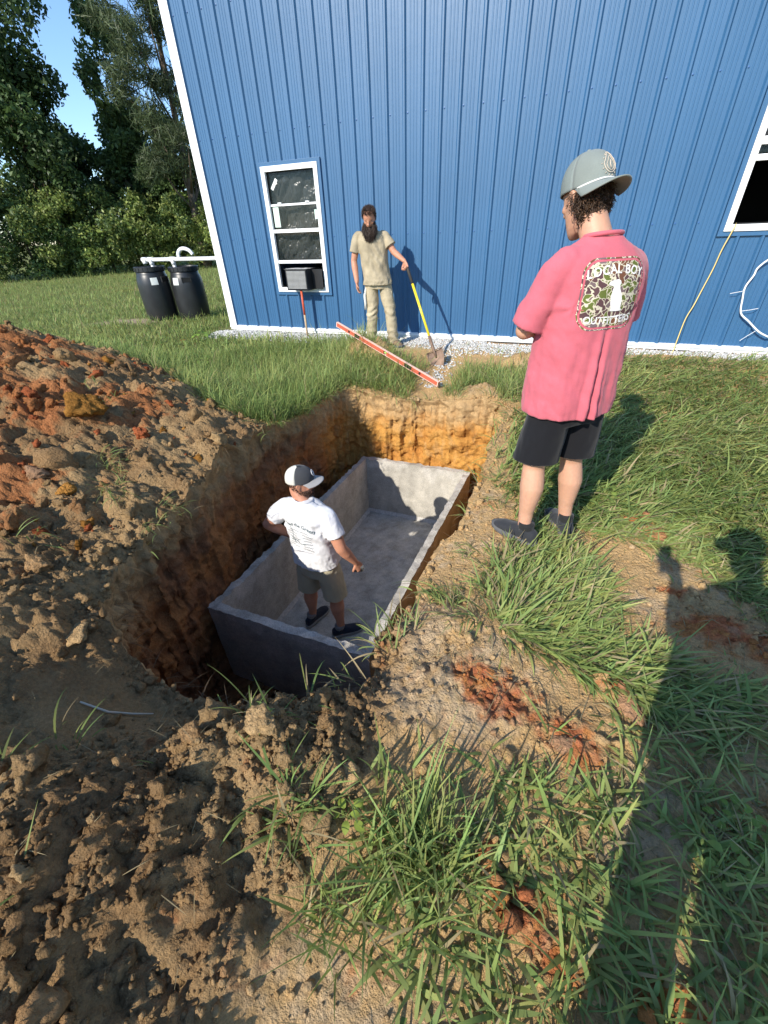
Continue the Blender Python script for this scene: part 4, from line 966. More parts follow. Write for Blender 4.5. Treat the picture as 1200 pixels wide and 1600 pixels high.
# ------------------------------------------------------------------ cords on the wall
def hang(name,pts,r,material,label,cat):
    q = catmull(np.array(pts,float),8,False); t = MB(); t.tube(q,r,8); o = t.build(name,material,None,smooth=True); tag(o,label,cat); return o
M_cordy = mat('yellow_cord',(.72,.55,.20),.5,.4); M_cordw = mat('white_cable',(.80,.80,.78),.4,.4)
yw = WALL_Y-.034
hang('extension_cord',[(7.05,WALL_Y+.10,1.265),(7.012,WALL_Y-.062,1.245),(6.995,WALL_Y-.066,1.17),(6.968,yw-.02,1.02),(6.955,yw,.84),(6.915,yw,.605),(6.885,yw-.02,.46),(6.845,yw-.03,.30),(6.83,yw-.05,.05),(6.82,yw-.07,-.07),(6.75,yw-.15,-.10)],.0065,M_cordy,'tan yellow extension cord hanging from the right window','cord')
cbl = hang('cable',[(7.75,yw-.04,1.15),(7.56,yw-.04,1.0),(7.44,yw-.03,.93),(7.37,yw-.02,.845),(7.36,yw-.02,.77),(7.325,yw-.02,.655),(7.345,yw-.02,.53),(7.385,yw-.02,.385),(7.49,yw-.03,.30),(7.61,yw-.05,.204),(7.70,yw-.05,.157),(7.85,yw-.04,.10)],.0095,M_cordw,'white cable looped against the blue wall below the right window','cable')
for (p,dv) in (((7.330,.62),(-.13,-.03)),((7.378,.41),(.15,.03)),((7.60,.206),(-.12,-.12))):
    t = MB(); t.tube([(p[0],yw-.035,p[1]),(p[0]+dv[0]*.5,yw-.04,p[1]+dv[1]*.45),(p[0]+dv[0],yw-.03,p[1]+dv[1])],.0028,6); t.build('cable_tie',M_cordw,cbl)
# dark tilted board at the right end of the trim
bd = MB(); bd.box((-.03,-.02,-.3),(.30,.02,.36)); o = bd.build('board',mat('dark_grey_board',(.085,.085,.085),.8,.3,n1=(9,.3)),None,bevel=.004); o.location = (8.02,6.40,-.02); o.rotation_euler = (R(-12),R(24),0); tag(o,'dark grey board leaning on the wall at the right edge','board')
# ------------------------------------------------------------------ people
def loft(rings, n=22, e=2.2):
    """rings: (centre, axis_a, axis_b) -> closed mesh"""
    V = []; F = []
    th = np.arange(n)*2*math.pi/n; ca = np.sign(np.cos(th))*np.abs(np.cos(th))**(2/e); sa = np.sign(np.sin(th))*np.abs(np.sin(th))**(2/e)
    for c,a,b in rings: V.append(np.asarray(c)[None]+ca[:,None]*np.asarray(a)[None]+sa[:,None]*np.asarray(b)[None])
    V = np.concatenate(V); m_ = len(rings)
    for i in range(m_-1):
        for k in range(n): F.append((i*n+k,i*n+(k+1)%n,(i+1)*n+(k+1)%n,(i+1)*n+k))
    V = np.concatenate([V,[rings[0][0]],[rings[-1][0]]]); c0 = m_*n
    for k in range(n): F.append((k,c0,(k+1)%n)); F.append(((m_-1)*n+(k+1)%n,c0+1,(m_-1)*n+k))
    return V,F
def A3(*v): return np.array(v,float)
def smooth_path(pts, rad, k=5):
    P = catmull(np.array(pts,float),k,False); n = len(pts); t = np.linspace(0,n-1,len(P)); rad = np.array(rad,float)
    if rad.ndim == 1: rad = np.stack([rad,rad],1)
    return P, np.stack([np.interp(t,np.arange(n),rad[:,0]),np.interp(t,np.arange(n),rad[:,1])],1)
def limb(pts, rad, hint=(0,1,0), k=5, n=18, e=2.0, roundcap=True):
    P,rr = smooth_path(pts,rad,k); rings = []
    hint = np.array(hint,float)
    T = np.gradient(P,axis=0); T /= np.linalg.norm(T,axis=1)[:,None]
    for i in range(len(P)):
        a = np.cross(hint,T[i]); 
        if np.linalg.norm(a) < 1e-3: a = np.cross(A3(1,0,.1),T[i])
        a /= np.linalg.norm(a); b = np.cross(T[i],a); rings.append((P[i],a*rr[i,0],b*rr[i,1]))
    if roundcap:
        for end in (0,-1):
            c,a,b = rings[end]; t = T[end]*(-1 if end == 0 else 1); r_ = min(np.linalg.norm(a),np.linalg.norm(b))
            extra = [(c+t*r_*.5,a*.87,b*.87),(c+t*r_*.87,a*.5,b*.5),(c+t*r_*.97,a*.2,b*.2)]
            rings = extra[::-1]+rings if end == 0 else rings+extra
    return loft(rings,n,e)
def ball(c, a, b, d): 
    V,F = ico(3); return V@np.array([a,b,d])+np.asarray(c), [tuple(f) for f in F]
def fuse(shapes, voxel=.008, smooth=4, name='m'):
    V = []; F = []; o = 0
    for v,f in shapes: V.append(v); F += [tuple(i+o for i in q) for q in f]; o += len(v)
    me = np_mesh(name,np.concatenate(V),F=F); fix_normals_islands(me)
    ob = bpy.data.objects.new('tmp',me); COL.objects.link(ob)
    r_ = ob.modifiers.new('r','REMESH'); r_.mode = 'VOXEL'; r_.voxel_size = voxel; r_.use_smooth_shade = True
    if smooth:
        s_ = ob.modifiers.new('s','SMOOTH'); s_.factor = .5; s_.iterations = smooth
    dg = bpy.context.evaluated_depsgraph_get(); out = bpy.data.meshes.new_from_object(ob.evaluated_get(dg)); out.name = name
    bpy.data.objects.remove(ob); bpy.data.meshes.remove(me)
    out.polygons.foreach_set('use_smooth',np.ones(len(out.polygons),bool)); return out
def fix_normals_islands(me): fix_normals(me)
def get_vn(me):
    n = len(me.vertices); co = np.zeros(n*3,np.float32); me.vertices.foreach_get('co',co); no = np.zeros(n*3,np.float32); me.vertex_normals.foreach_get('vector',no); return co.reshape(-1,3).astype(float), no.reshape(-1,3).astype(float)
def put_v(me,co): me.vertices.foreach_set('co',np.asarray(co,np.float32).ravel()); me.update()
def head_frame(yaw,pitch,roll=0):
    f = A3(-math.sin(yaw)*math.cos(pitch),math.cos(yaw)*math.cos(pitch),-math.sin(pitch)); r_ = A3(math.cos(yaw),math.sin(yaw),0); u = np.cross(r_,f)
    r2 = r_*math.cos(roll)+u*math.sin(roll); u2 = u*math.cos(roll)-r_*math.sin(roll); return r2,f,u2
def head_shapes(c, fr, neck, s=1.0):
    r_,f,u = fr; out = []
    prof = [(-.122,.016,.016,.072),(-.108,.036,.038,.052),(-.085,.050,.056,.034),(-.05,.060,.071,.020),(-.015,.067,.081,.011),(.02,.071,.089,.005),(.055,.073,.094,.0),(.085,.068,.088,-.004),(.108,.054,.070,-.008),(.122,.034,.045,-.010),(.127,.012,.016,-.010)]
    out.append(loft([(c+s*(u*h+f*o),r_*w_*s,f*d*s) for h,w_,d,o in prof],26,2.15))
    P = lambda x,y,z: c+s*(r_*x+f*y+u*z)
    out.append(limb([P(0,.088,.036),P(0,.104,.006),P(0,.114,-.018)],[(.007*s,.008*s),(.009*s,.010*s),(.013*s,.012*s)],u))
    out.append(limb([P(-.013,.098,-.024),P(.013,.098,-.024)],[.009*s,.009*s],u))
    out.append(limb([P(-.046,.070,.036),P(-.02,.084,.040),P(.02,.084,.040),P(.046,.070,.036)],[.008*s]*4,u))
    for sg in (-1,1):
        out.append(ball(P(sg*.043,.064,-.012),r_*.019*s,f*.018*s,u*.018*s))
        out.append(limb([P(sg*.022,.084,-.058),P(0,.091,-.056)],[.006*s,.0065*s],u)); out.append(limb([P(sg*.018,.083,-.070),P(0,.090,-.070)],[.006*s,.007*s],u))
        # ear: rim + lobe
        e = [P(sg*.072,.010,.022),P(sg*.080,.002,.036),P(sg*.083,-.014,.030),P(sg*.081,-.018,.008),P(sg*.075,-.008,-.014),P(sg*.071,.004,-.026)]
        out.append(limb(e,[.006*s]*6,u,4,8)); out.append(ball(P(sg*.074,-.003,.006),r_*.006*s,f*.014*s,u*.028*s))
    out.append(limb([neck,c+s*(-f*.022-u*.055),c+s*(-f*.02+u*.0)],[(.062*s,.060*s),(.056*s,.058*s),(.05*s,.05*s)],f))
    return out
def eyes(c, fr, parent, s=1.0):
    r_,f,u = fr
    for sg in (-1,1):
        v,f_ = ball(c+s*(r_*sg*.031+f*.0745+u*.018),r_*.0125*s,f*.0125*s,u*.010*s); me = np_mesh('eye',v,F=f_); 
        q = (v-(c+s*(r_*sg*.031+f*.0745+u*.018))); k = sstep(.55,.7,(q@f)/(.0125*s))*sstep(0,.001,(q@f)); set_col(me,np.where((q@f>.0085*s)[:,None],A3(.02,.014,.010),A3(.30,.20,.16))); obj('eye',me,M_eye,parent)
M_eye = mat('eye',vcol=True,rough=.2,spec=.5)
def torso_rings(z, w, d, cy, cx=None, twist=0, lean=(0,0), z0=.9):
    out = []
    for i in range(len(z)):
        x = 0 if cx is None else cx[i]; k = (z[i]-z0); c = A3(x+lean[0]*k,cy[i]+lean[1]*k,z[i]); a = twist*np.clip(k/.5,0,1); out.append((c,A3(math.cos(a)*w[i],math.sin(a)*w[i],0),A3(-math.sin(a)*d[i],math.cos(a)*d[i],0)))
    return out
def arm_shapes(sh,el,wr,s=1.0,big=1.0):
    sh,el,wr = map(np.array,(sh,el,wr)); m1 = sh*.5+el*.5; m2 = el*.68+wr*.32
    return [limb([sh+(el-sh)*.06,sh*.75+el*.25,m1,el],[.044*s,.047*s*big,.049*s*big,.041*s*big],(0,0,1),6), limb([el,m2,wr],[(.041*s*big,.041*s*big),(.045*s*big,.041*s*big),(.030*s,.024*s)],(0,0,1),6)]
def hand_shapes(wr, d, n, side, curl=(.35,.4,.3), spread=.05, s=1.0, thumb_out=.8, thumb_curl=.4):
    """d finger direction, n palm normal (towards palm), side: +1 thumb along cross(d,n)"""
    d = np.array(d,float); d /= np.linalg.norm(d); n = np.array(n,float); n -= d*(n@d); n /= np.linalg.norm(n); t = np.cross(d,n)*side
    wr = np.array(wr,float); out = []
    out.append(loft([(wr-d*.02*s,t*.024*s,n*.019*s),(wr+d*.012*s,t*.029*s,n*.017*s),(wr+d*.045*s,t*.040*s,n*.016*s),(wr+d*.085*s,t*.041*s,n*.0135*s),(wr+d*.098*s,t*.036*s,n*.010*s)],18,2.6))
    for i,(o,L,r_) in enumerate(((.030,.074,.0088),(.010,.083,.0092),(-.010,.078,.0088),(-.029,.060,.0078))):
        p = wr+s*(d*(.088-.006*abs(i-1.2))+t*o); dd = d+t*spread*(1.2-i)*.8; dd /= np.linalg.norm(dd); pts = [p-dd*.012*s,p]; ang = 0
        for j,fr_ in enumerate((.45,.30,.25)):
            ang += curl[j]*(1+.12*i); v = dd*math.cos(ang)+n*math.sin(ang); p = p+v*L*fr_*s; pts.append(p)
        out.append(limb(pts,[r_*s,r_*1.05*s,r_*s,r_*.92*s,r_*.75*s],t,3,10))
    b = wr+s*(d*.022+t*.026); v1 = d*.62+t*thumb_out+n*.35; v1 /= np.linalg.norm(v1); v2 = d*.95+t*thumb_out*.35+n*(.35+thumb_curl*.6); v2 /= np.linalg.norm(v2); v3 = d*.95+n*(.4+thumb_curl)-t*.1; v3 /= np.linalg.norm(v3)
    out.append(limb([b-v1*.01*s,b+v1*.032*s,b+v1*.032*s+v2*.030*s,b+v1*.032*s+v2*.030*s+v3*.024*s],[.014*s,.012*s,.0105*s,.008*s],n,4,10))
    return out
def leg_shapes(hip,kn,an,s=1.0,big=1.0):
    hip,kn,an = map(np.array,(hip,kn,an)); th = hip*.5+kn*.5; cf = kn*.70+an*.30+A3(0,-.012,0); lo = kn*.3+an*.7
    return [limb([hip,th,kn],[.088*s*big,.077*s*big,.056*s],(0,1,0),6), limb([kn,cf,lo,an,an+A3(0,.01,-.05)],[(.056*s,.056*s),(.061*s*big,.066*s*big),(.040*s,.043*s),(.032*s,.038*s),(.036*s,.05*s)],(0,1,0),6)]
def shoe(parent, an, yaw, mats, s=1.0, name='shoe', sock=None, zf=0.0):
    """an = ankle point, yaw = toe direction (0 = +y)"""
    f = A3(-math.sin(yaw),math.cos(yaw),0); r_ = A3(math.cos(yaw),math.sin(yaw),0); u = A3(0,0,1); b = A3(an[0],an[1],zf)
    P = lambda y,z: b+s*(f*y+u*z)
    up = [(P(-.088,.050),r_*.018*s,u*.028*s),(P(-.078,.058),r_*.031*s,u*.040*s),(P(-.04,.064),r_*.037*s,u*.048*s),(P(.0,.066),r_*.038*s,u*.050*s),(P(.05,.055),r_*.042*s,u*.040*s),(P(.10,.045),r_*.047*s,u*.031*s),(P(.145,.040),r_*.047*s,u*.025*s),(P(.178,.034),r_*.038*s,u*.017*s),(P(.195,.030),r_*.018*s,u*.010*s)]
    shp = [loft(up,20,2.3), limb([P(-.012,.075),P(-.016,.105)],[(.042*s,.046*s),(.041*s,.045*s)],f,2,18,roundcap=False)]
    me = fuse(shp,.006,2,'upper'); root = obj(name,me,mats[0],parent)
    # sole
    out = [(-.098,.012),(-.088,.030),(-.05,.039),(.0,.038),(.05,.042),(.10,.050),(.15,.049),(.185,.036),(.203,.012)]
    prof = [(y,x) for y,x in out]+[(y,-x) for y,x in out[::-1]]; m_ = MB(); V = []
    for z,k in ((0.0,.96),(.006,1.0),(.026,1.02),(.030,.97)):
        for y,x in prof: V.append(b+s*(f*(y*k+.004)+r_*x*k+u*(z+.008*max(0,(y-.12))/.08)))
    n = len(prof); F = [tuple(range(n))[::-1],tuple(3*n+i for i in range(n))]+[(i*n+k,i*n+(k+1)%n,(i+1)*n+(k+1)%n,(i+1)*n+k) for i in range(3) for k in range(n)]
    m_.add(V,F); m_.build('sole',mats[1],root,smooth=True)
    # laces
    la = MB()
    for k in range(4):
        y = .030+.022*k; z = .101-.0135*k; la.tube([P(y,z-.010)-r_*.024*s,P(y+.004,z),P(y,z-.010)+r_*.024*s],.003*s,6)
    la.build('laces',mats[2],root,smooth=True)
    if sock is not None:
        so_ = MB(); v,f_ = limb([P(-.014,.09),P(-.014,.135)],[(.041*s,.046*s),(.039*s,.044*s)],f,3,18,roundcap=False); so_.add(v,f_); so_.build('sock',sock,root,smooth=True)
    return root
def hair_strands(P, N, L, rad, curl, down=.8, nseg=6, col=(.05,.03,.02), fwd=None, jit=.35):
    n = len(P); d = N+rng.normal(0,jit,(n,3)); d /= np.linalg.norm(d,axis=1)[:,None]; Ls = L*rng.uniform(.6,1.2,n) if np.ndim(L) == 0 else L
    X = [P.copy()]; ph = rng.uniform(0,6.28,n); ax = rng.normal(size=(n,3)); ax /= np.linalg.norm(ax,axis=1)[:,None]; bx = np.cross(ax,d); q = P.copy()
    for k in range(nseg):
        d = d+A3(0,0,-1)*down/nseg
        if fwd is not None: d = d+fwd/nseg
        d /= np.linalg.norm(d,axis=1)[:,None]; q = q+d*(Ls/nseg)[:,None]; w_ = curl*(np.sin(ph+k*1.6)[:,None]*ax+np.cos(ph+k*1.6)[:,None]*bx); X.append(q+w_)
    X = np.stack(X,1); n1 = nseg+1; r_ = rad*np.array([1]*(n1-1)+[.25]); V = []
    for j in range(3):
        a = 2.09*j; V.append(X+(math.cos(a)*ax[:,None,:]+math.sin(a)*bx[:,None,:])*r_[None,:,None])
    V = np.stack(V,2).reshape(-1,3); base = (np.arange(n)*n1*3)[:,None,None]+np.arange(nseg)[None,:,None]*3+np.zeros((1,1,3),int); j = np.arange(3)[None,None]
    Q = np.stack([base+j,base+(j+1)%3,base+3+(j+1)%3,base+3+j],-1).reshape(-1,4)
    C_ = np.repeat(np.array(col)[None]*rng.uniform(.55,1.5,(n,1)),n1*3,0); return V,Q,C_
M_hair = mat('hair',vcol=True,rough=.45,spec=.45)
def hair_obj(name,parts,parent):
    V = []; Q = []; C_ = []; b = 0
    for v,q,c in parts: V.append(v); Q.append(q+b); C_.append(c); b += len(v)
    me = np_mesh(name,np.concatenate(V),quads=np.concatenate(Q)); set_col(me,np.clip(np.concatenate(C_),0,1)); o = obj(name,me,M_hair,parent); o['kind'] = 'stuff'; return o
def head_pts(c, fr, s, n, test, grow=1.0):
    """points on an enlarged head ellipsoid for hair roots; test(x,y,z) in head units"""
    r_,f,u = fr; d = rng.normal(size=(n*6,3)); d /= np.linalg.norm(d,axis=1)[:,None]
    h = d[:,2]*.122; w_ = np.interp(h,[-.122,-.108,-.085,-.05,-.015,.02,.055,.085,.108,.122],[.016,.036,.05,.06,.067,.071,.073,.068,.054,.034]); dp = np.interp(h,[-.122,-.085,-.05,-.015,.02,.055,.085,.108,.122],[.016,.056,.071,.081,.089,.094,.088,.07,.045]); of = np.interp(h,[-.122,-.085,-.05,-.015,.02,.055,.122],[.072,.034,.02,.011,.005,0,-.01])
    xy = d[:,:2]/np.maximum(np.hypot(d[:,0],d[:,1]),1e-3)[:,None]; loc = np.column_stack([xy[:,0]*w_,xy[:,1]*dp+of,h]); m_ = test(loc[:,0],loc[:,1],loc[:,2]); loc = loc[m_][:n]; nn = np.column_stack([xy[:,0],xy[:,1],d[:,2]*.6])[m_][:n]
    W = lambda q: q[:,:1]*r_+q[:,1:2]*f+q[:,2:3]*u
    N_ = W(nn); N_ /= np.linalg.norm(N_,axis=1)[:,None]; return c+W(loc)*s*grow, N_
def cap_shapes(c, fr, s, parent, m_front, m_back, m_brim, split=.15, h=.128, tilt=.0, base=.035, rx=.084, ry=.107, brimL=.082, name='cap', curve=.030, squeeze=1.0):
    r_,f,u = fr; root = None; ct,st_ = math.cos(tilt),math.sin(tilt); f2 = f*ct+u*st_; u2 = u*ct-f*st_; o = c+s*(u*base)
    na,nt_ = 48,16; V = []; fr_mask = []
    for i in range(nt_+1):
        t = i/nt_; p = (1-t**2.7)**(1/2.1) if t < 1 else 0.0
        for k in range(na):
            a = 2*math.pi*k/na; x = math.cos(a); y = math.sin(a); seam = 1-.012*max(0,1-abs(((a/(math.pi/3)+.5)%1)-.5)*14)
            fl = 1+.05*max(0,y)*math.sin(math.pi*min(1,t*1.1)); V.append(o+s*(r_*x*rx*p*seam*squeeze+f2*y*ry*p*seam*fl+u2*h*(t if True else 0)))
            fr_mask.append(y)
    V = np.array(V); fr_mask = np.array(fr_mask); F1 = []; F2 = []
    for i in range(nt_):
        for k in range(na):
            q = (i*na+k,i*na+(k+1)%na,(i+1)*na+(k+1)%na,(i+1)*na+k); (F1 if math.sin(2*math.pi*(k+.5)/na) > split else F2).append(q)
    me = np_mesh('crown',V,F=F2); root = obj(name,me,m_back,parent); md = root.modifiers.new('t','SOLIDIFY'); md.thickness = .003
    me = np_mesh('front_panel',V,F=F1); fo_ = obj('front_panel',me,m_front,root); md = fo_.modifiers.new('t','SOLIDIFY'); md.thickness = .003
    # brim
    nb,nl_ = 25,8; BV = []
    for j in range(nl_+1):
        t = j/nl_
        for k in range(nb):
            a = (k/(nb-1)-.5)*R(150); x = math.sin(a); y = math.cos(a); ext = brimL*max(0,math.cos(a*.93))**.55*t; BV.append(o+s*(r_*(x*rx*(1+.10*t)*1.01)+f2*(y*ry*1.0+ext)+u2*(.006-curve*(x**2)*(.3+.7*t)-.012*t)))
    BF = [(j*nb+k,j*nb+k+1,(j+1)*nb+k+1,(j+1)*nb+k) for j in range(nl_) for k in range(nb-1)]
    me = np_mesh('brim',BV,F=BF); bo_ = obj('brim',me,m_brim,root); md = bo_.modifiers.new('t','SOLIDIFY'); md.thickness = .005; md.offset = 0
    bt_ = MB(); v,f_ = ball(o+u2*h*s,r_*.008*s,f2*.008*s,u2*.006*s); bt_.add(v,f_); bt_.build('button',m_front,root,smooth=True)
    return root,o,(r_,f2,u2)
M_skin = {}
def skin(name,base):
    m = mat(name,base,.5,.35,n1=(9,.10,4),n2=(60,.06,4),bump=(180,.12,.004)); b = m.node_tree.nodes['Principled BSDF']; b.inputs['Subsurface Weight'].default_value = .12; b.inputs['Subsurface Radius'].default_value = (.02,.008,.004); return m
def cut(me, planes):
    """clean hems: planes = (point, outward normal, reach)"""
    bm = bmesh.new(); bm.from_mesh(me)
    for p,n,rch in planes:
        p = Vector(p); n = Vector(n).normalized(); fs = [f for f in bm.faces if (f.calc_center_median()-p).length < rch]
        vs_ = list({v for f in fs for v in f.verts}); es = list({e for f in fs for e in f.edges})
        bmesh.ops.bisect_plane(bm, geom=fs+es+vs_, dist=1e-5, plane_co=p, plane_no=n, clear_outer=True)
    bm.normal_update(); bm.to_mesh(me); bm.free(); me.update(); return me
def hemmed(o, t=.004):
    m_ = o.modifiers.new('cloth','SOLIDIFY'); m_.thickness = t; m_.offset = -1; return o
def folds(me, fn):
    co,no = get_vn(me); put_v(me,co+no*fn(co)[:,None]); return me
def cloth(name,base,n1=.06,rough=.85,bump=(420,.12,.002)): return mat(name,base,rough,.15,n1=(5,n1,4),n2=(240,.05,2),bump=bump,sheen=.15)
def gmesh(V2,F): return V2,F
class Projector:
    """lays flat artwork (x,z) on the back of a garment by casting along +y"""
    def __init__(s, me): 
        co,_ = get_vn(me); s.bvh = BVHTree.FromPolygons([tuple(c) for c in co],[tuple(p.vertices) for p in me.polygons])
    def pt(s,x,z,off):
        h = s.bvh.ray_cast(Vector((x,-1.5,z)),Vector((0,1,0)))
        if h[0] is None: return None
        n = h[1] if h[1].y < 0 else -h[1]; return h[0]+n*off
    def lay(s,me_flat,off,name,material,parent,warp=None):
        bm = bmesh.new(); bm.from_mesh(me_flat)
        for _ in range(3):
            es = [e for e in bm.edges if e.calc_length() > .016]
            if es: bmesh.ops.subdivide_edges(bm,edges=es,cuts=1)
            bmesh.ops.triangulate(bm,faces=[f for f in bm.faces if len(f.verts) > 4])
        dead = []
        for v in bm.verts:
            x,z = v.co.x,v.co.y
            if warp: x,z = warp(x,z)
            v['s'] if False else None
            p = s.pt(x,z,off)
            if p is None: dead.append(v)
            else: v.co = p
        if dead: bmesh.ops.delete(bm,geom=dead,context='VERTS')
        me = bpy.data.meshes.new(name); bm.to_mesh(me); bm.free(); me.polygons.foreach_set('use_smooth',np.ones(len(me.polygons),bool)); return obj(name,me,material,parent)
def text_mesh(body,size,extr=0,space=1.0,offset=0.0):
    cu = bpy.data.curves.new('txt','FONT'); cu.body = body; cu.size = size; cu.align_x = 'CENTER'; cu.align_y = 'CENTER'; cu.resolution_u = 3; cu.space_character = space; cu.offset = offset
    ob = bpy.data.objects.new('txt',cu); COL.objects.link(ob); dg = bpy.context.evaluated_depsgraph_get(); me = bpy.data.meshes.new_from_object(ob.evaluated_get(dg)); bpy.data.objects.remove(ob); return me
def poly_mesh(pts):
    me = bpy.data.meshes.new('poly'); bm = bmesh.new(); f = bm.faces.new([bm.verts.new((x,z,0)) for x,z in pts]); bmesh.ops.triangulate(bm,faces=[f]); bm.to_mesh(me); bm.free(); return me
def rr_pts(w,h,r_,n=8,cx=0,cz=0):
    out = []
    for sx,sz,a0 in ((1,1,0),(-1,1,90),(-1,-1,180),(1,-1,270)):
        for k in range(n+1): a = R(a0+90*k/n); out.append((cx+sx*(w-r_)+r_*math.cos(a),cz+sz*(h-r_)+r_*math.sin(a)))
    return out
def grid_in(pts,step=.006):
    """fine triangle sheet filling a rounded outline"""
    P = np.array(pts); c = P.mean(0); n = len(P); K = 22; V = [tuple(c)+(0,)]; F = []
    for k in range(1,K+1):
        for p in P: q = c+(p-c)*k/K; V.append((q[0],q[1],0))
    for i in range(n): F.append((0,1+i,1+(i+1)%n))
    for k in range(K-1):
        for i in range(n): F.append((1+k*n+i,1+(k+1)*n+i,1+(k+1)*n+(i+1)%n,1+k*n+(i+1)%n))
    return np_mesh('sheet',V,F=F)
def ring_mesh(p_out,p_in):
    n = len(p_out); V = [(x,z,0) for x,z in p_out]+[(x,z,0) for x,z in p_in]; return np_mesh('ring',V,F=[(i,(i+1)%n,n+(i+1)%n,n+i) for i in range(n)])
def stroke(pts,w_):
    P = np.array(pts,float); T = np.gradient(P,axis=0); T /= np.maximum(np.hypot(*T.T),1e-6)[:,None]; N_ = np.stack([-T[:,1],T[:,0]],1)*w_/2; n = len(P); V = [(x,z,0) for x,z in P+N_]+[(x,z,0) for x,z in P-N_]; return np_mesh('stroke',V,F=[(i,i+1,n+i+1,n+i) for i in range(n-1)])
def merge_meshes(ms):
    bm = bmesh.new()
    for m_ in ms: bm.from_mesh(m_)
    me = bpy.data.meshes.new('merged'); bm.to_mesh(me); bm.free(); return me
M_white_shoe = mat('grey_sole',(.25,.25,.24),.7,.3); M_blk = cloth('black_cloth',(.009,.009,.011)); M_blksole = mat('dark_sole',(.11,.11,.11),.7,.3); M_sock = cloth('black_sock',(.02,.02,.02)); M_lace = mat('lace',(.10,.10,.10),.8,.2)
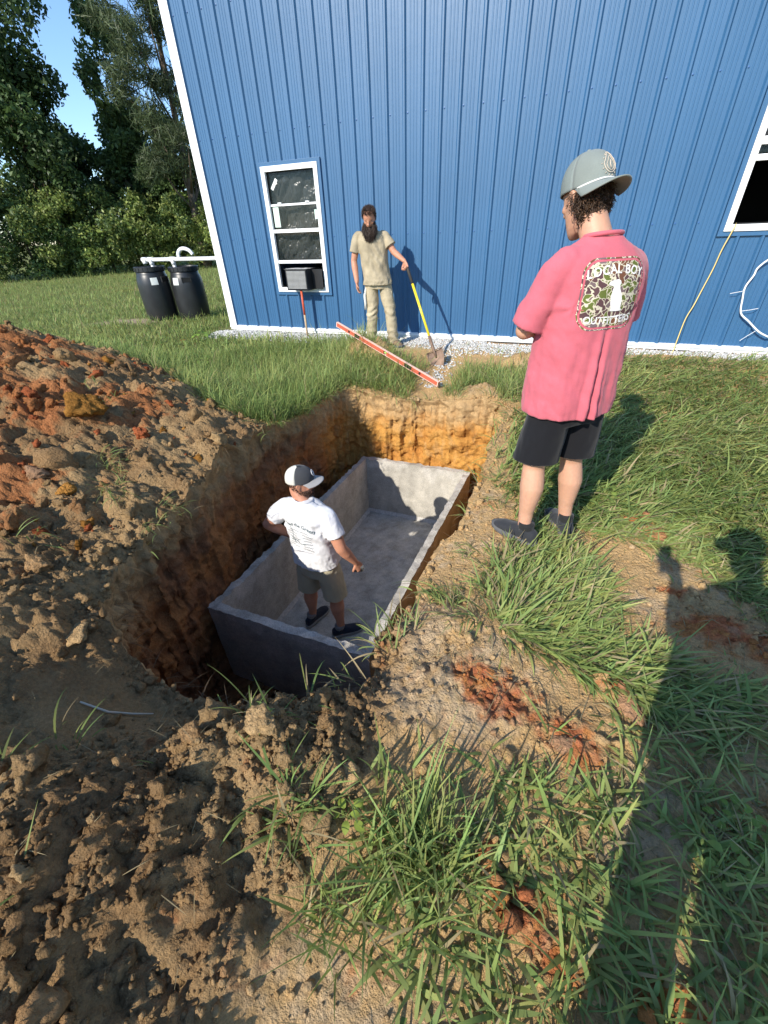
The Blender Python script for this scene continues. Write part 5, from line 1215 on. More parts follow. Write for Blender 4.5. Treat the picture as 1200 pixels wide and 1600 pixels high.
# ============ man in the pink shirt, seen from behind
def pink_man():
    root = empty('person',(5.545,2.185,-.205),R(37),'person in a pink t-shirt, black shorts and backward cap, seen from behind','person')
    sk = skin('skin_tanned_light',(.52,.285,.185)); hc = A3(-.028,.115,1.625); fr = head_frame(R(6),R(18)); neck = A3(-.008,.010,1.465)
    shp = head_shapes(hc,fr,neck)
    shp.append(loft(torso_rings([.84,.95,1.08,1.22,1.36,1.44,1.49],[.15,.16,.15,.165,.17,.14,.07],[.10,.11,.10,.115,.11,.085,.06],[0,0,.0,.0,-.002,.0,.005])))
    shL,elL,wrL = A3(-.180,-.005,1.405),A3(-.245,.085,1.155),A3(.01,.235,1.165); shR,elR,wrR = A3(.168,.0,1.392),A3(.245,.095,1.155),A3(-.085,.185,1.150)
    shp += arm_shapes(shL,elL,wrL)+arm_shapes(shR,elR,wrR)
    shp += hand_shapes(wrL,(.9,-.1,.15),(0,-1,0),1,(.3,.3,.2)); shp += hand_shapes(wrR,(-.82,-.62,-.05),(.55,-.75,.0),1,(.12,.18,.15),.10)
    for sg,hx in ((-1,-.13),(1,.14)):
        shp += leg_shapes(A3(sg*.095,0,.86),A3(sg*.115,.015,.475),A3(hx,-.02,.085),1.0,1.02)
    body = fuse(shp,.0068,3,'body'); obj('body',body,sk,root); eyes(hc,fr,root)
    # shirt
    s = [loft(torso_rings([.70,.80,.90,1.02,1.15,1.27,1.36,1.42,1.46,1.49,1.505],[.215,.222,.218,.212,.208,.208,.212,.196,.150,.088,.072],[.160,.165,.160,.152,.146,.140,.130,.113,.095,.076,.068],[.012,.012,.012,.01,.005,0,-.002,-.000,.002,.006,.008]),36,2.35)]
    for sg,sh,el in ((-1,shL,elL),(1,shR,elR)):
        e = sh+(el-sh)*.88; s.append(limb([sh+A3(-sg*.07,0,.008),sh+A3(-sg*.005,0,-.012),sh*.5+e*.5+A3(sg*.004,-.004,-.004),e+A3(sg*.004,-.010,-.01)],[(.062,.066),(.068,.070),(.080,.074),(.089,.077)],(0,0,1),6,24,roundcap=False))
    sm = fuse(s,.0075,5,'shirt')
    def fn(p):
        ang = np.arctan2(p[:,0],-p[:,1]); low = sstep(1.30,.80,p[:,2]); up = 1-low
        body_ = 1-sstep(.20,.25,np.abs(p[:,0]))
        d = fbm(np.column_stack([ang*2.2,p[:,2]*1.6+ang*.8,p[:,2]*0+.3]),3)*.014*low*body_
        d += fbm(np.column_stack([p[:,0]*9+p[:,2]*7,p[:,1]*9,p[:,2]*6]),4)*.0075
        # long drape from the shoulder blade to the hem
        a0 = -.02+.16*(p[:,2]-.9); g = (ang-a0); d += low*.020*(np.exp(-((g+.14)/.10)**2)-1.35*np.exp(-((g-.03)/.055)**2)+.7*np.exp(-((g-.19)/.09)**2))*(p[:,1] < .02)
        # armpit pulls
        for sg in (-1,1):
            q = p-A3(sg*.16,-.06,1.26); dist = np.linalg.norm(q,axis=1); th = np.arctan2(q[:,2],q[:,0]*sg); d += .0035*np.sin(th*4+dist*22)*np.exp(-(dist/.13)**2)
        return d
    folds(sm,fn); pl_ = [(A3(0,0,.785),A3(0,0,-1),.6)]
    cut(sm,pl_); mp = cloth('pink_cotton',(.52,.120,.150),.08); shirt = hemmed(obj('shirt',sm,mp,root))
    v,f_ = limb([A3(0,-.013,1.500),A3(0,-.013,1.515)],[(.073,.069),(.070,.066)],(0,1,0),2,32,roundcap=False); cb = MB(); cb.add(v,f_[:32*2]); 
    tor = MB(); ringp = [(.071*math.cos(a),.008+.067*math.sin(a),1.505+.010*(-math.sin(a))) for a in np.linspace(0,2*math.pi,33)]; tor.tube(ringp,.0085,8,False); tor.build('collar',mp,shirt,smooth=True)
    # print on the back
    pj = Projector(sm); cx,cz,w_,h_ = -.006,1.305,.126,.116
    mc = bpy.data.materials.new('camo_print'); mc.use_nodes = True; N = mc.node_tree.nodes; L = mc.node_tree.links; b = N['Principled BSDF']; b.inputs['Roughness'].default_value = .8; b.inputs['Specular IOR Level'].default_value = .15
    tc = N.new('ShaderNodeTexCoord'); mp_ = N.new('ShaderNodeMapping'); mp_.inputs['Scale'].default_value = (1,.0,1.15); L.new(tc.outputs['Object'],mp_.inputs[0])
    ns = N.new('ShaderNodeTexNoise'); ns.inputs['Scale'].default_value = 26; ns.inputs['Detail'].default_value = 1.5; L.new(mp_.outputs[0],ns.inputs[0]); ad = N.new('ShaderNodeMixRGB'); ad.blend_type = 'LINEAR_LIGHT'; ad.inputs[0].default_value = .040; L.new(mp_.outputs[0],ad.inputs[1]); L.new(ns.outputs[1],ad.inputs[2])
    vo = N.new('ShaderNodeTexVoronoi'); vo.feature = 'DISTANCE_TO_EDGE'; vo.inputs['Scale'].default_value = 30; L.new(ad.outputs[0],vo.inputs['Vector']); vc = N.new('ShaderNodeTexVoronoi'); vc.inputs['Scale'].default_value = 30; L.new(ad.outputs[0],vc.inputs['Vector'])
    sp = N.new('ShaderNodeSeparateColor'); L.new(vc.outputs['Color'],sp.inputs[0]); cr = N.new('ShaderNodeValToRGB'); cr.color_ramp.interpolation = 'CONSTANT'; el_ = cr.color_ramp.elements; el_[0].color = (.105,.055,.058,1); el_[1].position = .38; el_[1].color = (.12,.145,.035,1); e3 = el_.new(.62); e3.color = (.16,.07,.04,1); e4 = el_.new(.80); e4.color = (.17,.12,.12,1); L.new(sp.outputs[0],cr.inputs[0])
    lt = N.new('ShaderNodeMath'); lt.operation = 'LESS_THAN'; lt.inputs[1].default_value = .058; L.new(vo.outputs['Distance'],lt.inputs[0]); mx = N.new('ShaderNodeMixRGB'); mx.inputs[2].default_value = (.60,.54,.40,1); L.new(lt.outputs[0],mx.inputs[0]); L.new(cr.outputs[0],mx.inputs[1]); L.new(mx.outputs[0],b.inputs['Base Color'])
    po = rr_pts(w_,h_,.055,8,cx,cz); patch = pj.lay(grid_in(po),.0016,'camouflage_print',mc,shirt)
    pj.lay(ring_mesh(rr_pts(w_+.013,h_+.013,.064,8,cx,cz),rr_pts(w_+.008,h_+.008,.060,8,cx,cz)),.0016,'print_border',mc,shirt)
    mw = cloth('white_print',(.80,.78,.74),.02)
    def arch(k,cz_): return lambda x,z: (x+cx, z+cz_-k*x*x)
    pj.lay(text_mesh('LOCAL BOY',.043,space=1.08,offset=.0006),.0034,'print_lettering',mw,shirt,arch(1.1,cz+.088))
    pj.lay(text_mesh('OUTFITTERS',.040,space=1.0,offset=.0006),.0034,'print_lettering',mw,shirt,arch(-.5,cz-.094))
    dog = [(-.016,.052),(-.006,.056),(.004,.057),(.011,.052),(.014,.044),(.012,.034),(.016,.022),(.022,.006),(.027,-.012),(.030,-.030),(.031,-.046),(.037,-.052),(.030,-.056),(.006,-.056),(-.004,-.054),(-.002,-.046),(-.005,-.030),(-.007,-.012),(-.009,.006),(-.008,.022),(-.006,.032),(-.011,.036),(-.019,.038),(-.024,.043),(-.021,.048)]
    pj.lay(poly_mesh([(x*1.45,z*1.02) for x,z in dog]),.0036,'dog_silhouette',mw,shirt,lambda x,z:(x+cx,z+cz-.003))
    # shorts
    s = [loft(torso_rings([.74,.80,.90,.985],[.165,.168,.165,.150],[.125,.128,.120,.110],[.0,.0,0,0]),30,2.3)]
    for sg in (-1,1): s.append(limb([A3(sg*.088,0,.84),A3(sg*.100,.004,.70),A3(sg*.112,.012,.535),A3(sg*.116,.014,.46)],[(.098,.112),(.102,.112),(.108,.112),(.110,.114)],(0,1,0),6,26,roundcap=False))
    so_ = fuse(s,.008,4,'shorts'); folds(so_,lambda p: fbm(np.column_stack([p[:,0]*9,p[:,1]*9,p[:,2]*4]),3)*.007); cut(so_,[(A3(0,0,.525),A3(0,-.08,-1),.6)]); sh_ = hemmed(obj('shorts',so_,M_blk,root))
    # shoes
    shoe(root,A3(-.13,-.02,0),R(22),(cloth('black_knit',(.030,.032,.036)),M_blksole,M_lace),1.03,'shoe',M_sock); shoe(root,A3(.14,-.02,0),R(-14),(bpy.data.materials['black_knit'],M_blksole,M_lace),1.03,'shoe',M_sock)
    # hair below the cap
    bcol = (.075,.042,.022)
    P1,N1 = head_pts(hc,fr,1,1500,lambda x,y,z:(z < .012)&(z > -.075)&(y < -.018),1.0); hp = [hair_strands(P1,N1,.046,.0018,.0075,1.9,8,bcol,jit=.45)]
    P2,N2 = head_pts(hc,fr,1,500,lambda x,y,z:(z < .015)&(z > -.012)&(y < .020)&(y > -.06)&(np.abs(x) > .05),1.0); P2 = P2[:220]; N2 = N2[:220]; hp.append(hair_strands(P2,N2,.030,.0016,.005,1.0,6,bcol,jit=.45)); hair_obj('hair',hp,root)
    base = fuse([loft([(hc+fr[2]*h-fr[1]*o,fr[0]*a,fr[1]*b_) for h,a,b_,o in ((-.075,.045,.038,.045),(-.05,.056,.048,.034),(0,.068,.064,.026),(.03,.070,.068,.024),(.05,.066,.064,.02))],24)],.006,2,'scalp'); obj('hair_base',base,mat('hair_dark',(.045,.026,.015),.6,.3),root)
    # cap worn backwards
    frb = (-fr[0],-fr[1],fr[2]); mcg = cloth('sage_twill',(.20,.225,.205),.22); mcm = mat('sage_mesh',(.20,.23,.215),.8,.2,n1=(8,.08),bump=(700,.5,.003))
    cap,o_,cf = cap_shapes(hc,frb,1.0,root,mcg,mcm,mcg,.12,.128,-.10,.030,.088,.110,.078,'cap',.034)
    rp = MB(); pts = [o_+(cf[0]*math.sin(a)*.0905+cf[1]*(math.cos(a)*.113)+cf[2]*(.012-.030*math.sin(a)**2*.5)) for a in np.linspace(R(-70),R(70),21)]; rp.tube(pts,.0032,8); rp.build('rope',cloth('white_rope',(.75,.73,.68)),cap,smooth=True)
    fm = [c_ for c_ in cap.children if c_.name.startswith('front_panel')][0].data; co,_ = get_vn(fm); bv = BVHTree.FromPolygons([tuple(c) for c in co],[tuple(p.vertices) for p in fm.polygons])
    lg = MB()
    def on(x,z,off=.0025):
        st = o_+cf[0]*x+cf[2]*z+cf[1]*.3; h = bv.ray_cast(Vector(st),Vector(-cf[1])); return (h[0]+Vector(cf[1])*off) if h[0] is not None else Vector(st-cf[1]*.18)
    lg.tube([on(.026*math.cos(a)*(1 if math.sin(a)<0 else 1-.45*math.sin(a)),.056+.030*math.sin(a)+(.010*max(0,math.sin(a))**3)) for a in np.linspace(0,2*math.pi,29)],.0016,6,False)
    lg.tube([on(.017*math.cos(a)*(1 if math.sin(a)<0 else 1-.5*math.sin(a)),.053+.020*math.sin(a)+(.008*max(0,math.sin(a))**3)) for a in np.linspace(0,2*math.pi,25)],.0012,6,False)
    lg.tube([on(0,.040),on(.003,.052),on(-.001,.066)],.0018,6)
    for k in range(14):
        a = k/14*6.283; lg.tube([on(.031*math.cos(a)*(1 if math.sin(a)<0 else 1-.4*math.sin(a)),.056+.036*math.sin(a)),on(.035*math.cos(a)*(1 if math.sin(a)<0 else 1-.4*math.sin(a)),.056+.041*math.sin(a))],.0014,5)
    lg.build('embroidered_emblem',cloth('tan_thread',(.55,.46,.36)),cap,smooth=True)
    return root
pink_man()

# ============ worker standing in the tank
def worker():
    sc_ = .965; root = empty('person',(3.885,2.245,TF+.003),R(-4),'person in a white t-shirt, khaki shorts and two tone cap inside the tank','person'); root.scale = (sc_,)*3
    sk = skin('skin_ruddy',(.50,.235,.145)); hc = A3(-.075,.035,1.605); fr = head_frame(R(-58),R(6)); neck = A3(-.03,.0,1.445)
    shp = head_shapes(hc,fr,neck,1.03)
    shp.append(loft(torso_rings([.84,.95,1.08,1.22,1.36,1.44,1.49],[.15,.16,.155,.165,.160,.115,.06],[.11,.12,.115,.115,.10,.075,.055],[0,0,.0,.0,-.005,-.004,-.004],[0,0,-.008,-.014,-.02,-.026,-.03])))
    shL,elL,wrL = A3(-.212,-.01,1.395),A3(-.395,-.075,1.200),A3(-.240,.055,1.020); shR,elR,wrR = A3(.178,-.01,1.385),A3(.290,-.04,1.125),A3(.345,.075,.900)
    shp += arm_shapes(shL,elL,wrL,1.0,1.16)+arm_shapes(shR,elR,wrR,1.0,1.16)
    shp += hand_shapes(wrL,(.35,.35,-.80),(.8,-.45,.1),-1,(.25,.35,.3),.12); shp += hand_shapes(wrR,(.28,.32,-.90),(-.85,.25,-.15),-1,(.75,.85,.6),.03)
    fl,fr_ = A3(-.165,.0,.085),A3(.172,-.02,.085)
    shp += leg_shapes(A3(-.10,0,.86),A3(-.140,.02,.475),fl,1.0,1.08)+leg_shapes(A3(.10,0,.86),A3(.142,.015,.475),fr_,1.0,1.08)
    body = fuse(shp,.0068,3,'body'); obj('body',body,sk,root); eyes(hc,fr,root,1.03)
    s = [loft(torso_rings([.80,.90,.98,1.08,1.18,1.28,1.36,1.42,1.46,1.49,1.50],[.204,.208,.204,.202,.206,.212,.214,.198,.150,.088,.074],[.150,.155,.152,.148,.146,.142,.132,.116,.096,.078,.070],[.008,.008,.008,.005,.005,0,-.004,-.006,-.007,-.007,-.007],[.0,0,-.004,-.008,-.012,-.016,-.02,-.024,-.028,-.03,-.03]),36,2.3)]
    for sg,sh,el in ((-1,shL,elL),(1,shR,elR)):
        e = sh+(el-sh)*.62; s.append(limb([sh+A3(-sg*.07,0,.010),sh+A3(-sg*.005,0,-.006),sh*.5+e*.5,e],[(.068,.072),(.076,.077),(.080,.078),(.083,.080)],(0,0,1),6,24,roundcap=False))
    sm = fuse(s,.0075,4,'shirt')
    def fn(p):
        d = fbm(np.column_stack([p[:,0]*10,p[:,1]*10,p[:,2]*7]),3)*.008
        for sg in (-1,1):
            q = p-A3(sg*.17,-.05,1.27); dist = np.linalg.norm(q,axis=1); th = np.arctan2(q[:,2],q[:,0]*sg); d += .009*np.sin(dist*80+2*np.sin(th*2))*np.exp(-(dist/.12)**2)*(q[:,0]*sg < .06)
        low = sstep(1.15,.90,p[:,2]); d += low*billow(np.column_stack([p[:,0]*12+p[:,2]*8,p[:,1]*12,p[:,2]*9]),2)*.007
        d += .008*np.sin((p[:,0]*.6+p[:,2])*55+3*pnoise(p*5))*sstep(1.0,1.15,p[:,2])*np.exp(-((p[:,0]-.10)/.09)**2)*(p[:,1] < 0)
        return d
    folds(sm,fn); pl_ = [(A3(0,0,.885),A3(0,0,-1),.6)]
    cut(sm,pl_); mw = cloth('white_cotton',(.66,.66,.67),.03); shirt = hemmed(obj('shirt',sm,mw,root))
    tor = MB(); tor.tube([(-.03+.073*math.cos(a),-.008+.070*math.sin(a),1.496+.010*(-math.sin(a))) for a in np.linspace(0,2*math.pi,33)],.0085,8,False); tor.build('collar',mw,shirt,smooth=True)
    pj = Projector(sm); ink = cloth('grey_ink',(.10,.14,.15),.1)
    pj.lay(text_mesh('Read the Green',.042,space=1.0,offset=.0008),.0022,'print_lettering',ink,shirt,lambda x,z:(x-.022,z+1.325-1.5*(x)**2-.12*x))
    g = np.random.default_rng(5); st = []
    for row in range(7):
        z0_ = 1.275-row*.027
        for seg_ in range(2):
            x0_ = -.130+seg_*.125+g.uniform(-.01,.02); n = 22; t = np.linspace(0,1,n); xs = x0_+t*g.uniform(.06,.10); zs = z0_+.006*np.sin(t*g.uniform(25,40)+seg_)*g.uniform(.6,1.2)-.02*(t-.5)**2-.12*(xs+.03); st.append(stroke(np.column_stack([xs,zs]),.0028))
    for (a,b_) in (((-.10,1.30),(-.075,1.14)),((-.12,1.20),(.02,1.14)),((-.11,1.17),(-.01,1.19)),((-.06,1.16),(.03,1.155))):
        t = np.linspace(0,1,12)[:,None]; st.append(stroke(np.array(a)+(np.array(b_)-np.array(a))*t+np.column_stack([.006*np.sin(t[:,0]*7),.008*np.cos(t[:,0]*6)]),.0036))
    pj.lay(merge_meshes(st),.0022,'print_artwork',ink,shirt)
    s = [loft(torso_rings([.76,.82,.92,1.0],[.168,.178,.176,.165],[.130,.140,.138,.128],[.0,.0,0,0]),30,2.3)]
    for sg in (-1,1): s.append(limb([A3(sg*.092,0,.86),A3(sg*.115,.006,.70),A3(sg*.134,.012,.515),A3(sg*.138,.012,.44)],[(.104,.118),(.106,.116),(.110,.116),(.112,.117)],(0,1,0),6,26,roundcap=False))
    so_ = fuse(s,.008,4,'shorts'); folds(so_,lambda p: fbm(np.column_stack([p[:,0]*11,p[:,1]*11,p[:,2]*6]),3)*.008+.004*np.sin(p[:,2]*60+4*pnoise(p*6))*sstep(.75,.85,p[:,2])); mk = cloth('khaki_cotton',(.40,.36,.25),.08); cut(so_,[(A3(0,0,.505),A3(0,0,-1),.6)]); sh_ = hemmed(obj('shorts',so_,mk,root))
    nav = cloth('navy_mesh',(.018,.024,.040)); shoe(root,fl,R(-10),(nav,M_white_shoe,M_lace),1.04,'shoe',mat('grey_sock',(.2,.2,.2),.9,.1)); shoe(root,fr_,R(-45),(nav,M_white_shoe,M_lace),1.04,'shoe',bpy.data.materials['grey_sock'])
    bcol = (.055,.028,.016); r_,f,u = fr
    P1,N1 = head_pts(hc,fr,1.03,700,lambda x,y,z:(z < .05)&(z > -.06)&(y < -.0),1.0); hp = [hair_strands(P1,N1,.014,.0015,.001,1.0,4,bcol)]
    P2,N2 = head_pts(hc,fr,1.03,900,lambda x,y,z:(z < -.028-.0*x)&(y > -.01)&((z < -.035)|(np.abs(x) > .045)),1.0); hp.append(hair_strands(P2,N2,.022,.0016,.001,1.0,4,bcol)); hair_obj('hair_and_beard',hp,root)
    mfr = cloth('charcoal_twill',(.05,.052,.056),.1); mbk = mat('cream_mesh',(.60,.58,.50),.8,.2,n1=(8,.1),bump=(700,.5,.003)); mbr = cloth('grey_twill',(.32,.31,.30))
    cap,o_,cf = cap_shapes(hc,fr,1.03,root,mfr,mbk,mbr,-.30,.118,.12,.034,.086,.108,.075,'cap',.028)
    lg = MB(); fm = [c_ for c_ in cap.children if c_.name.startswith('front_panel')][0].data; co,_ = get_vn(fm); bv = BVHTree.FromPolygons([tuple(c) for c in co],[tuple(p.vertices) for p in fm.polygons])
    def on(x,z,off=.0025):
        st = o_+cf[0]*x+cf[2]*z+cf[1]*.3; h = bv.ray_cast(Vector(st),Vector(-cf[1])); return (h[0]+Vector(cf[1])*off) if h[0] is not None else Vector(st-cf[1]*.18)
    lg.tube([on(.028*math.cos(a),.055+.022*math.sin(a)) for a in np.linspace(0,2*math.pi,25)],.003,6,False); lg.tube([on(.014*math.cos(a),.055+.012*math.sin(a)) for a in np.linspace(R(45),R(325),18)]+[on(.004,.052)],.003,6); lg.build('round_emblem',mw,cap,smooth=True)
    # tool in his right hand (own thing, parented to nothing)
    Mw = Matrix.Translation((3.885,2.245,TF+.003))@Matrix.Rotation(R(-4),4,'Z')@Matrix.Scale(sc_,4)
    p = Mw@Vector(wrR+A3(.005,.03,-.085)); tl = empty('tape_measure',p,R(40),'small grey tape measure in the right hand of the man in the tank','tape measure'); tl.rotation_euler = (R(20),R(15),R(35))
    b = MB(); b.box((-.040,-.020,-.038),(.040,.020,.038)); b.build('case',mat('grey_case',(.16,.16,.15),.4,.5,metal=.3),tl,bevel=.010,seg=3); b = MB(); b.tube([(0,-.0215,0),(0,.0215,0)],.024,18); b.build('side_disc',mat('dark_disc',(.06,.06,.055),.5,.4),tl); b = MB(); b.box((.034,-.010,-.030),(.046,.010,-.026)); b.box((.0455,-.010,-.036),(.0475,.010,-.0265)); b.build('tape_tip',mat('tape_yellow',(.7,.6,.2),.5,.3),tl)
    return root
worker()

# ============ bearded man leaning on the shovel
def bearded():
    a0 = R(199); base = A3(3.04,5.965,-.068); sc_ = .955
    root = empty('person',tuple(base),a0,'bearded person in dusty khaki clothes leaning on a shovel by the wall','person'); root.scale = (sc_,)*3
    def loc(p): q = np.array(p)-base; c,s = math.cos(-a0),math.sin(-a0); return A3(c*q[0]-s*q[1],s*q[0]+c*q[1],q[2])/sc_
    sk = skin('skin_sunburnt',(.50,.24,.15)); LX = .095; hc = A3(.01+LX,.120,1.600); fr = head_frame(R(-4),R(30)); neck = A3(LX,.02,1.45)
    shp = head_shapes(hc,fr,neck)
    shp.append(loft(torso_rings([.84,.95,1.08,1.22,1.36,1.43,1.475],[.15,.16,.15,.165,.17,.14,.07],[.10,.11,.10,.115,.11,.085,.06],[0,0,.0,.01,.015,.016,.018],[.035,.045,.06,.075,.088,LX,LX])))
    grip = loc(SH_TOP-(SH_TOP-SH_TIP)/slen*.10); axis_ = loc(SH_TOP)-loc(SH_TIP); axis_ /= np.linalg.norm(axis_)
    shL = A3(-.185+LX,.01,1.395); toG = grip-shL; wrL = grip-toG/np.linalg.norm(toG)*.075+A3(0,0,.035); mid = (shL+wrL)/2; el_len = .295
    half = np.linalg.norm(wrL-shL)/2; bend = math.sqrt(max(.0004,el_len**2*.86-half**2)); dn = np.cross(wrL-shL,A3(0,1,0)); dn /= np.linalg.norm(dn); dn = dn if dn[2] < 0 else -dn; elL = mid+(dn*.6+A3(-.3,-.5,0))*min(bend,.09)
    shR,elR,wrR = A3(.190+LX,.01,1.395),A3(.258+LX,.0,1.125),A3(.225+LX,.085,.880)
    shp += arm_shapes(shL,elL,wrL)+arm_shapes(shR,elR,wrR)
    hd = grip-wrL; palm = -axis_
    shp += hand_shapes(wrL,hd/np.linalg.norm(hd)+A3(0,0,-.25),palm*.6+A3(0,.2,-.5),1,(.85,1.0,.7),.02); shp += hand_shapes(wrR,(-.05,.12,-1),(-.9,.2,0),1,(.3,.35,.3),.05)
    fL,fR = A3(-.175,.045,.085),A3(.165,-.02,.085)
    shp += leg_shapes(A3(-.062,0,.86),A3(-.135,.035,.475),fL)+leg_shapes(A3(.115,0,.86),A3(.125,.02,.475),fR)
    body = fuse(shp,.0068,3,'body'); obj('body',body,sk,root); eyes(hc,fr,root)
    s = [loft(torso_rings([.78,.86,.95,1.06,1.18,1.28,1.36,1.41,1.445,1.47,1.485],[.192,.196,.190,.186,.192,.198,.202,.186,.140,.085,.074],[.142,.146,.142,.138,.138,.134,.126,.110,.092,.076,.070],[.004,.004,.006,.008,.012,.014,.016,.017,.018,.020,.020],[.028,.036,.046,.058,.070,.080,.088,LX,LX,LX,LX]),36,2.3)]
    for sg,sh,el in ((-1,shL,elL),(1,shR,elR)):
        e = sh+(el-sh)*.62; s.append(limb([sh+A3(-sg*.07,0,.008),sh+A3(-sg*.005,0,-.008),sh*.5+e*.5,e],[(.062,.068),(.068,.072),(.078,.076),(.084,.079)],(0,0,1),6,24,roundcap=False))
    sm = fuse(s,.0075,4,'shirt')
    def fn(p):
        d = fbm(np.column_stack([p[:,0]*9,p[:,1]*9,p[:,2]*5]),3)*.009
        q = p-A3(.17,.05,1.27); dist = np.linalg.norm(q,axis=1); d += .008*np.sin((p[:,0]*.9-p[:,2]*.55)*62+2*pnoise(p*4))*sstep(.85,1.0,p[:,2])*np.exp(-((p[:,0]-.02)/.14)**2)*(p[:,1] > 0)*sstep(1.42,1.3,p[:,2])
        low = sstep(1.0,.86,p[:,2]); d += low*billow(np.column_stack([p[:,0]*10,p[:,1]*10,p[:,2]*9]),2)*.009; return d
    folds(sm,fn); mk = mat('dusty_khaki_jersey',(.39,.325,.22),.9,.12,n1=(5,.34,5),n2=(240,.05,2),bump=(400,.12,.002)); pl_ = [(A3(0,0,.835),A3(0,0,-1),.6)]
    cut(sm,pl_); shirt = hemmed(obj('shirt',sm,mk,root))
    tor = MB(); tor.tube([(LX+.074*math.cos(a),.022+.070*math.sin(a),1.478-.018*math.sin(a)) for a in np.linspace(0,2*math.pi,33)],.009,8,False); tor.build('collar',mk,shirt,smooth=True)
    # long trousers with bunched ankles
    s = [loft(torso_rings([.78,.84,.92,.97],[.165,.176,.172,.162],[.122,.130,.128,.120],[0,0,0,0],[.02,.03,.04,.046]),30,2.3)]
    for sg,kn,an in ((-1,A3(-.135,.030,.475),fL),(1,A3(.125,.018,.475),fR)):
        s.append(limb([A3(sg*.092+.03,0,.85),(A3(sg*.092+.03,0,.85)+kn)/2,kn,(kn+an)/2+A3(0,-.008,0),A3(an[0],an[1]-.005,.045)],[(.094,.104),(.092,.096),(.080,.084),(.077,.080),(.080,.088)],(0,1,0),7,26,roundcap=False))
    so_ = fuse(s,.0075,3,'trousers')
    def ft(p):
        d = fbm(np.column_stack([p[:,0]*8,p[:,1]*8,p[:,2]*7]),3)*.009; d += .008*np.sin(p[:,2]*70+5*pnoise(p*np.array([6,6,3])))*(sstep(.34,.10,p[:,2])+.7*np.exp(-((p[:,2]-.47)/.09)**2)); return d
    folds(so_,ft); mt = mat('dusty_canvas',(.43,.36,.24),.9,.12,n1=(6,.28,5),n2=(240,.05,2),bump=(380,.15,.002)); tr = obj('trousers',so_,mt,root)
    for sg in (-1,1):
        pk = MB(); v,f_ = loft([(A3(sg*.165,.02,.60),A3(0,.055,0),A3(.012,0,0)),(A3(sg*.160,.015,.68),A3(0,.058,0),A3(.014,0,0)),(A3(sg*.155,.01,.75),A3(0,.058,0),A3(.013,0,0))],14,4); pk.add(v,f_); pk.build('side_pocket',mt,tr,smooth=True)
    rag = MB(); rag.tube([(.20,.05,.80),(.222,.075,.70),(.215,.085,.60),(.225,.08,.52)],[.012,.020,.017,.008],8); rag.build('rag',cloth('pale_rag',(.6,.58,.52)),tr,smooth=True)
    lth = mat('dusty_leather',(.23,.16,.10),.8,.2,n1=(12,.25,4)); shoe(root,fL,R(38),(lth,M_blksole,M_lace),1.06,'boot'); shoe(root,fR,R(-8),(lth,M_blksole,M_lace),1.06,'boot')
    r_,f,u = fr; dark = (.050,.028,.018)
    P1,N1 = head_pts(hc,fr,1,2200,lambda x,y,z:((z > .088)&(y < .080))|((z > -.03)&(y < -.0+.5*(z-.0)))|((z>.055)&(np.abs(x)>.05)&(y<.03)),1.0); hp = [hair_strands(P1,N1,.030,.0019,.003,.6,5,dark,fwd=-f*.5,jit=.4)]
    P2,N2 = head_pts(hc,fr,1,2600,lambda x,y,z:(z < -.02)&(y > .0)&((z < -.045)|(np.abs(x) > .040)),1.0); hp.append(hair_strands(P2,N2*.30+f*.35-u*.5,.115,.0018,.004,1.7,7,dark,jit=.22)); hair_obj('hair_and_beard',hp,root)
    bb = fuse([loft([(hc-u*.045+f*.045,r_*.054,f*.048),(hc-u*.085+f*.060,r_*.050,f*.042),(hc-u*.14+f*.052,r_*.038,f*.034),(hc-u*.20+f*.030,r_*.020,f*.018)],20)],.006,2,'beard_mass'); obj('beard_base',bb,mat('beard_dark',(.022,.012,.008),.7,.2),root)
    hb = fuse([loft([(hc+u*.0-f*.055,r_*.066,f*.042),(hc+u*.06-f*.040,r_*.074,f*.064),(hc+u*.095-f*.016,r_*.066,f*.076),(hc+u*.118-f*.012,r_*.050,f*.060),(hc+u*.134-f*.010,r_*.026,f*.034)],22)],.006,2,'hair_mass'); obj('hair_base',hb,bpy.data.materials['beard_dark'],root)
    return root
bearded()

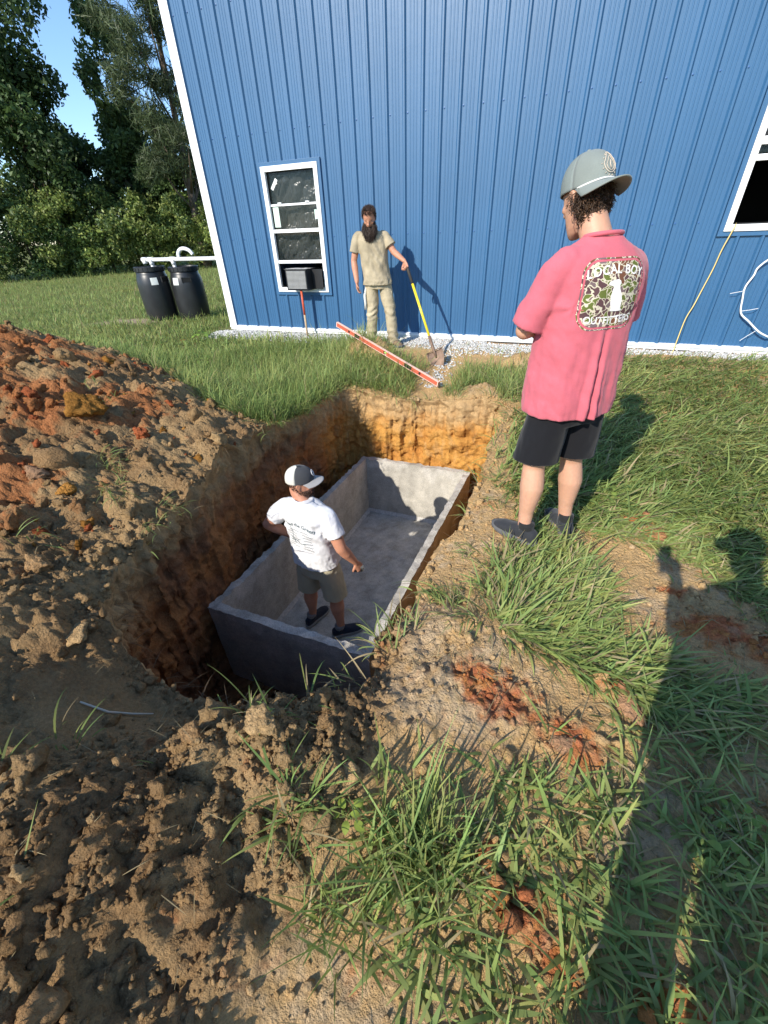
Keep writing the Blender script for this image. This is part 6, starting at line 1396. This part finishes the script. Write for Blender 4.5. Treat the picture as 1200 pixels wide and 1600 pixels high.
# ============ the photographer: only the shadow is in the picture
def photographer():
    base = A3(5.83,-.10,-.205); a0 = R(18); root = empty('person',tuple(base),a0,'person standing behind the camera whose long shadow falls across the lower right','person')
    def loc(p): q = np.array(p)-base; c,s = math.cos(-a0),math.sin(-a0); return A3(c*q[0]-s*q[1],s*q[0]+c*q[1],q[2])
    ph = CAM-FW*.022; pl = loc(ph-RT*.03-UPV*.085); sk = skin('skin_hidden',(.5,.27,.18)); hc = A3(0,.05,1.635); fr = head_frame(R(8),R(15)); shp = head_shapes(hc,fr,A3(0,-.01,1.47))
    shp.append(loft(torso_rings([.84,.95,1.08,1.22,1.36,1.44,1.49],[.16,.17,.17,.18,.18,.15,.07],[.11,.12,.12,.125,.115,.09,.062],[0,0,0,0,0,0,0])))
    shL = A3(-.19,0,1.42); wrL = pl+A3(.06,-.07,-.03); elL = (shL+wrL)/2+A3(-.05,-.06,-.17); shR = A3(.19,0,1.42); elR = A3(.225,-.02,1.14); wrR = A3(.20,.06,.90)
    shp += arm_shapes(shL,elL,wrL)+arm_shapes(shR,elR,wrR); dv = pl-wrL; shp += hand_shapes(wrL,dv+A3(0,0,.06),loc(CAM+FW)-loc(CAM),-1,(.4,.4,.3)); shp += hand_shapes(wrR,(0,.15,-1),(-1,.2,0),1)
    for sg in (-1,1): shp += leg_shapes(A3(sg*.10,0,.86),A3(sg*.115,.01,.475),A3(sg*.125,-.04,.085))
    obj('body',fuse(shp,.009,2,'body'),sk,root)
    s = [loft(torso_rings([.80,.90,1.05,1.2,1.34,1.42,1.48],[.25,.245,.24,.24,.23,.19,.08],[.15,.15,.145,.14,.13,.11,.07],[0]*7),30,2.3)]
    for sg,sh,el in ((-1,shL,elL),(1,shR,elR)): e = sh+(el-sh)*.65; s.append(limb([sh,(sh+e)/2,e],[.078,.077,.075],(0,0,1),6,20,roundcap=False))
    obj('shirt',fuse(s,.01,3,'shirt'),cloth('grey_cotton',(.25,.25,.27)),root)
    s = [loft(torso_rings([.78,.85,.95],[.165,.17,.165],[.125,.13,.125],[0]*3),24)]
    for sg in (-1,1): s.append(limb([A3(sg*.095,0,.85),A3(sg*.115,.01,.475),A3(sg*.125,-.04,.06)],[.095,.082,.080],(0,1,0),6,20,roundcap=False))
    obj('trousers',fuse(s,.01,3,'trousers'),cloth('denim',(.05,.07,.12)),root)
    for sg in (-1,1): shoe(root,A3(sg*.125,-.045,0),R(-sg*8),(M_blk,M_blksole,M_lace),1.0,'shoe')
    cg = cloth('navy_cap',(.03,.04,.08)); cap_shapes(hc,fr,1.02,root,cg,cg,cg)
    b = MB(); b.box((-.036,-.074,-.004),(.036,.074,.004)); phn = b.build('phone',mat('phone_black',(.02,.02,.02),.3,.5),None,bevel=.003); m2 = Matrix.Identity(4)
    for i in range(3): m2[i][0] = RT[i]; m2[i][1] = UPV[i]; m2[i][2] = -FW[i]; m2[i][3] = (ph-UPV*.06)[i]
    phn.matrix_world = m2; tag(phn,'black phone in the left hand of the person behind the camera','phone')
photographer()
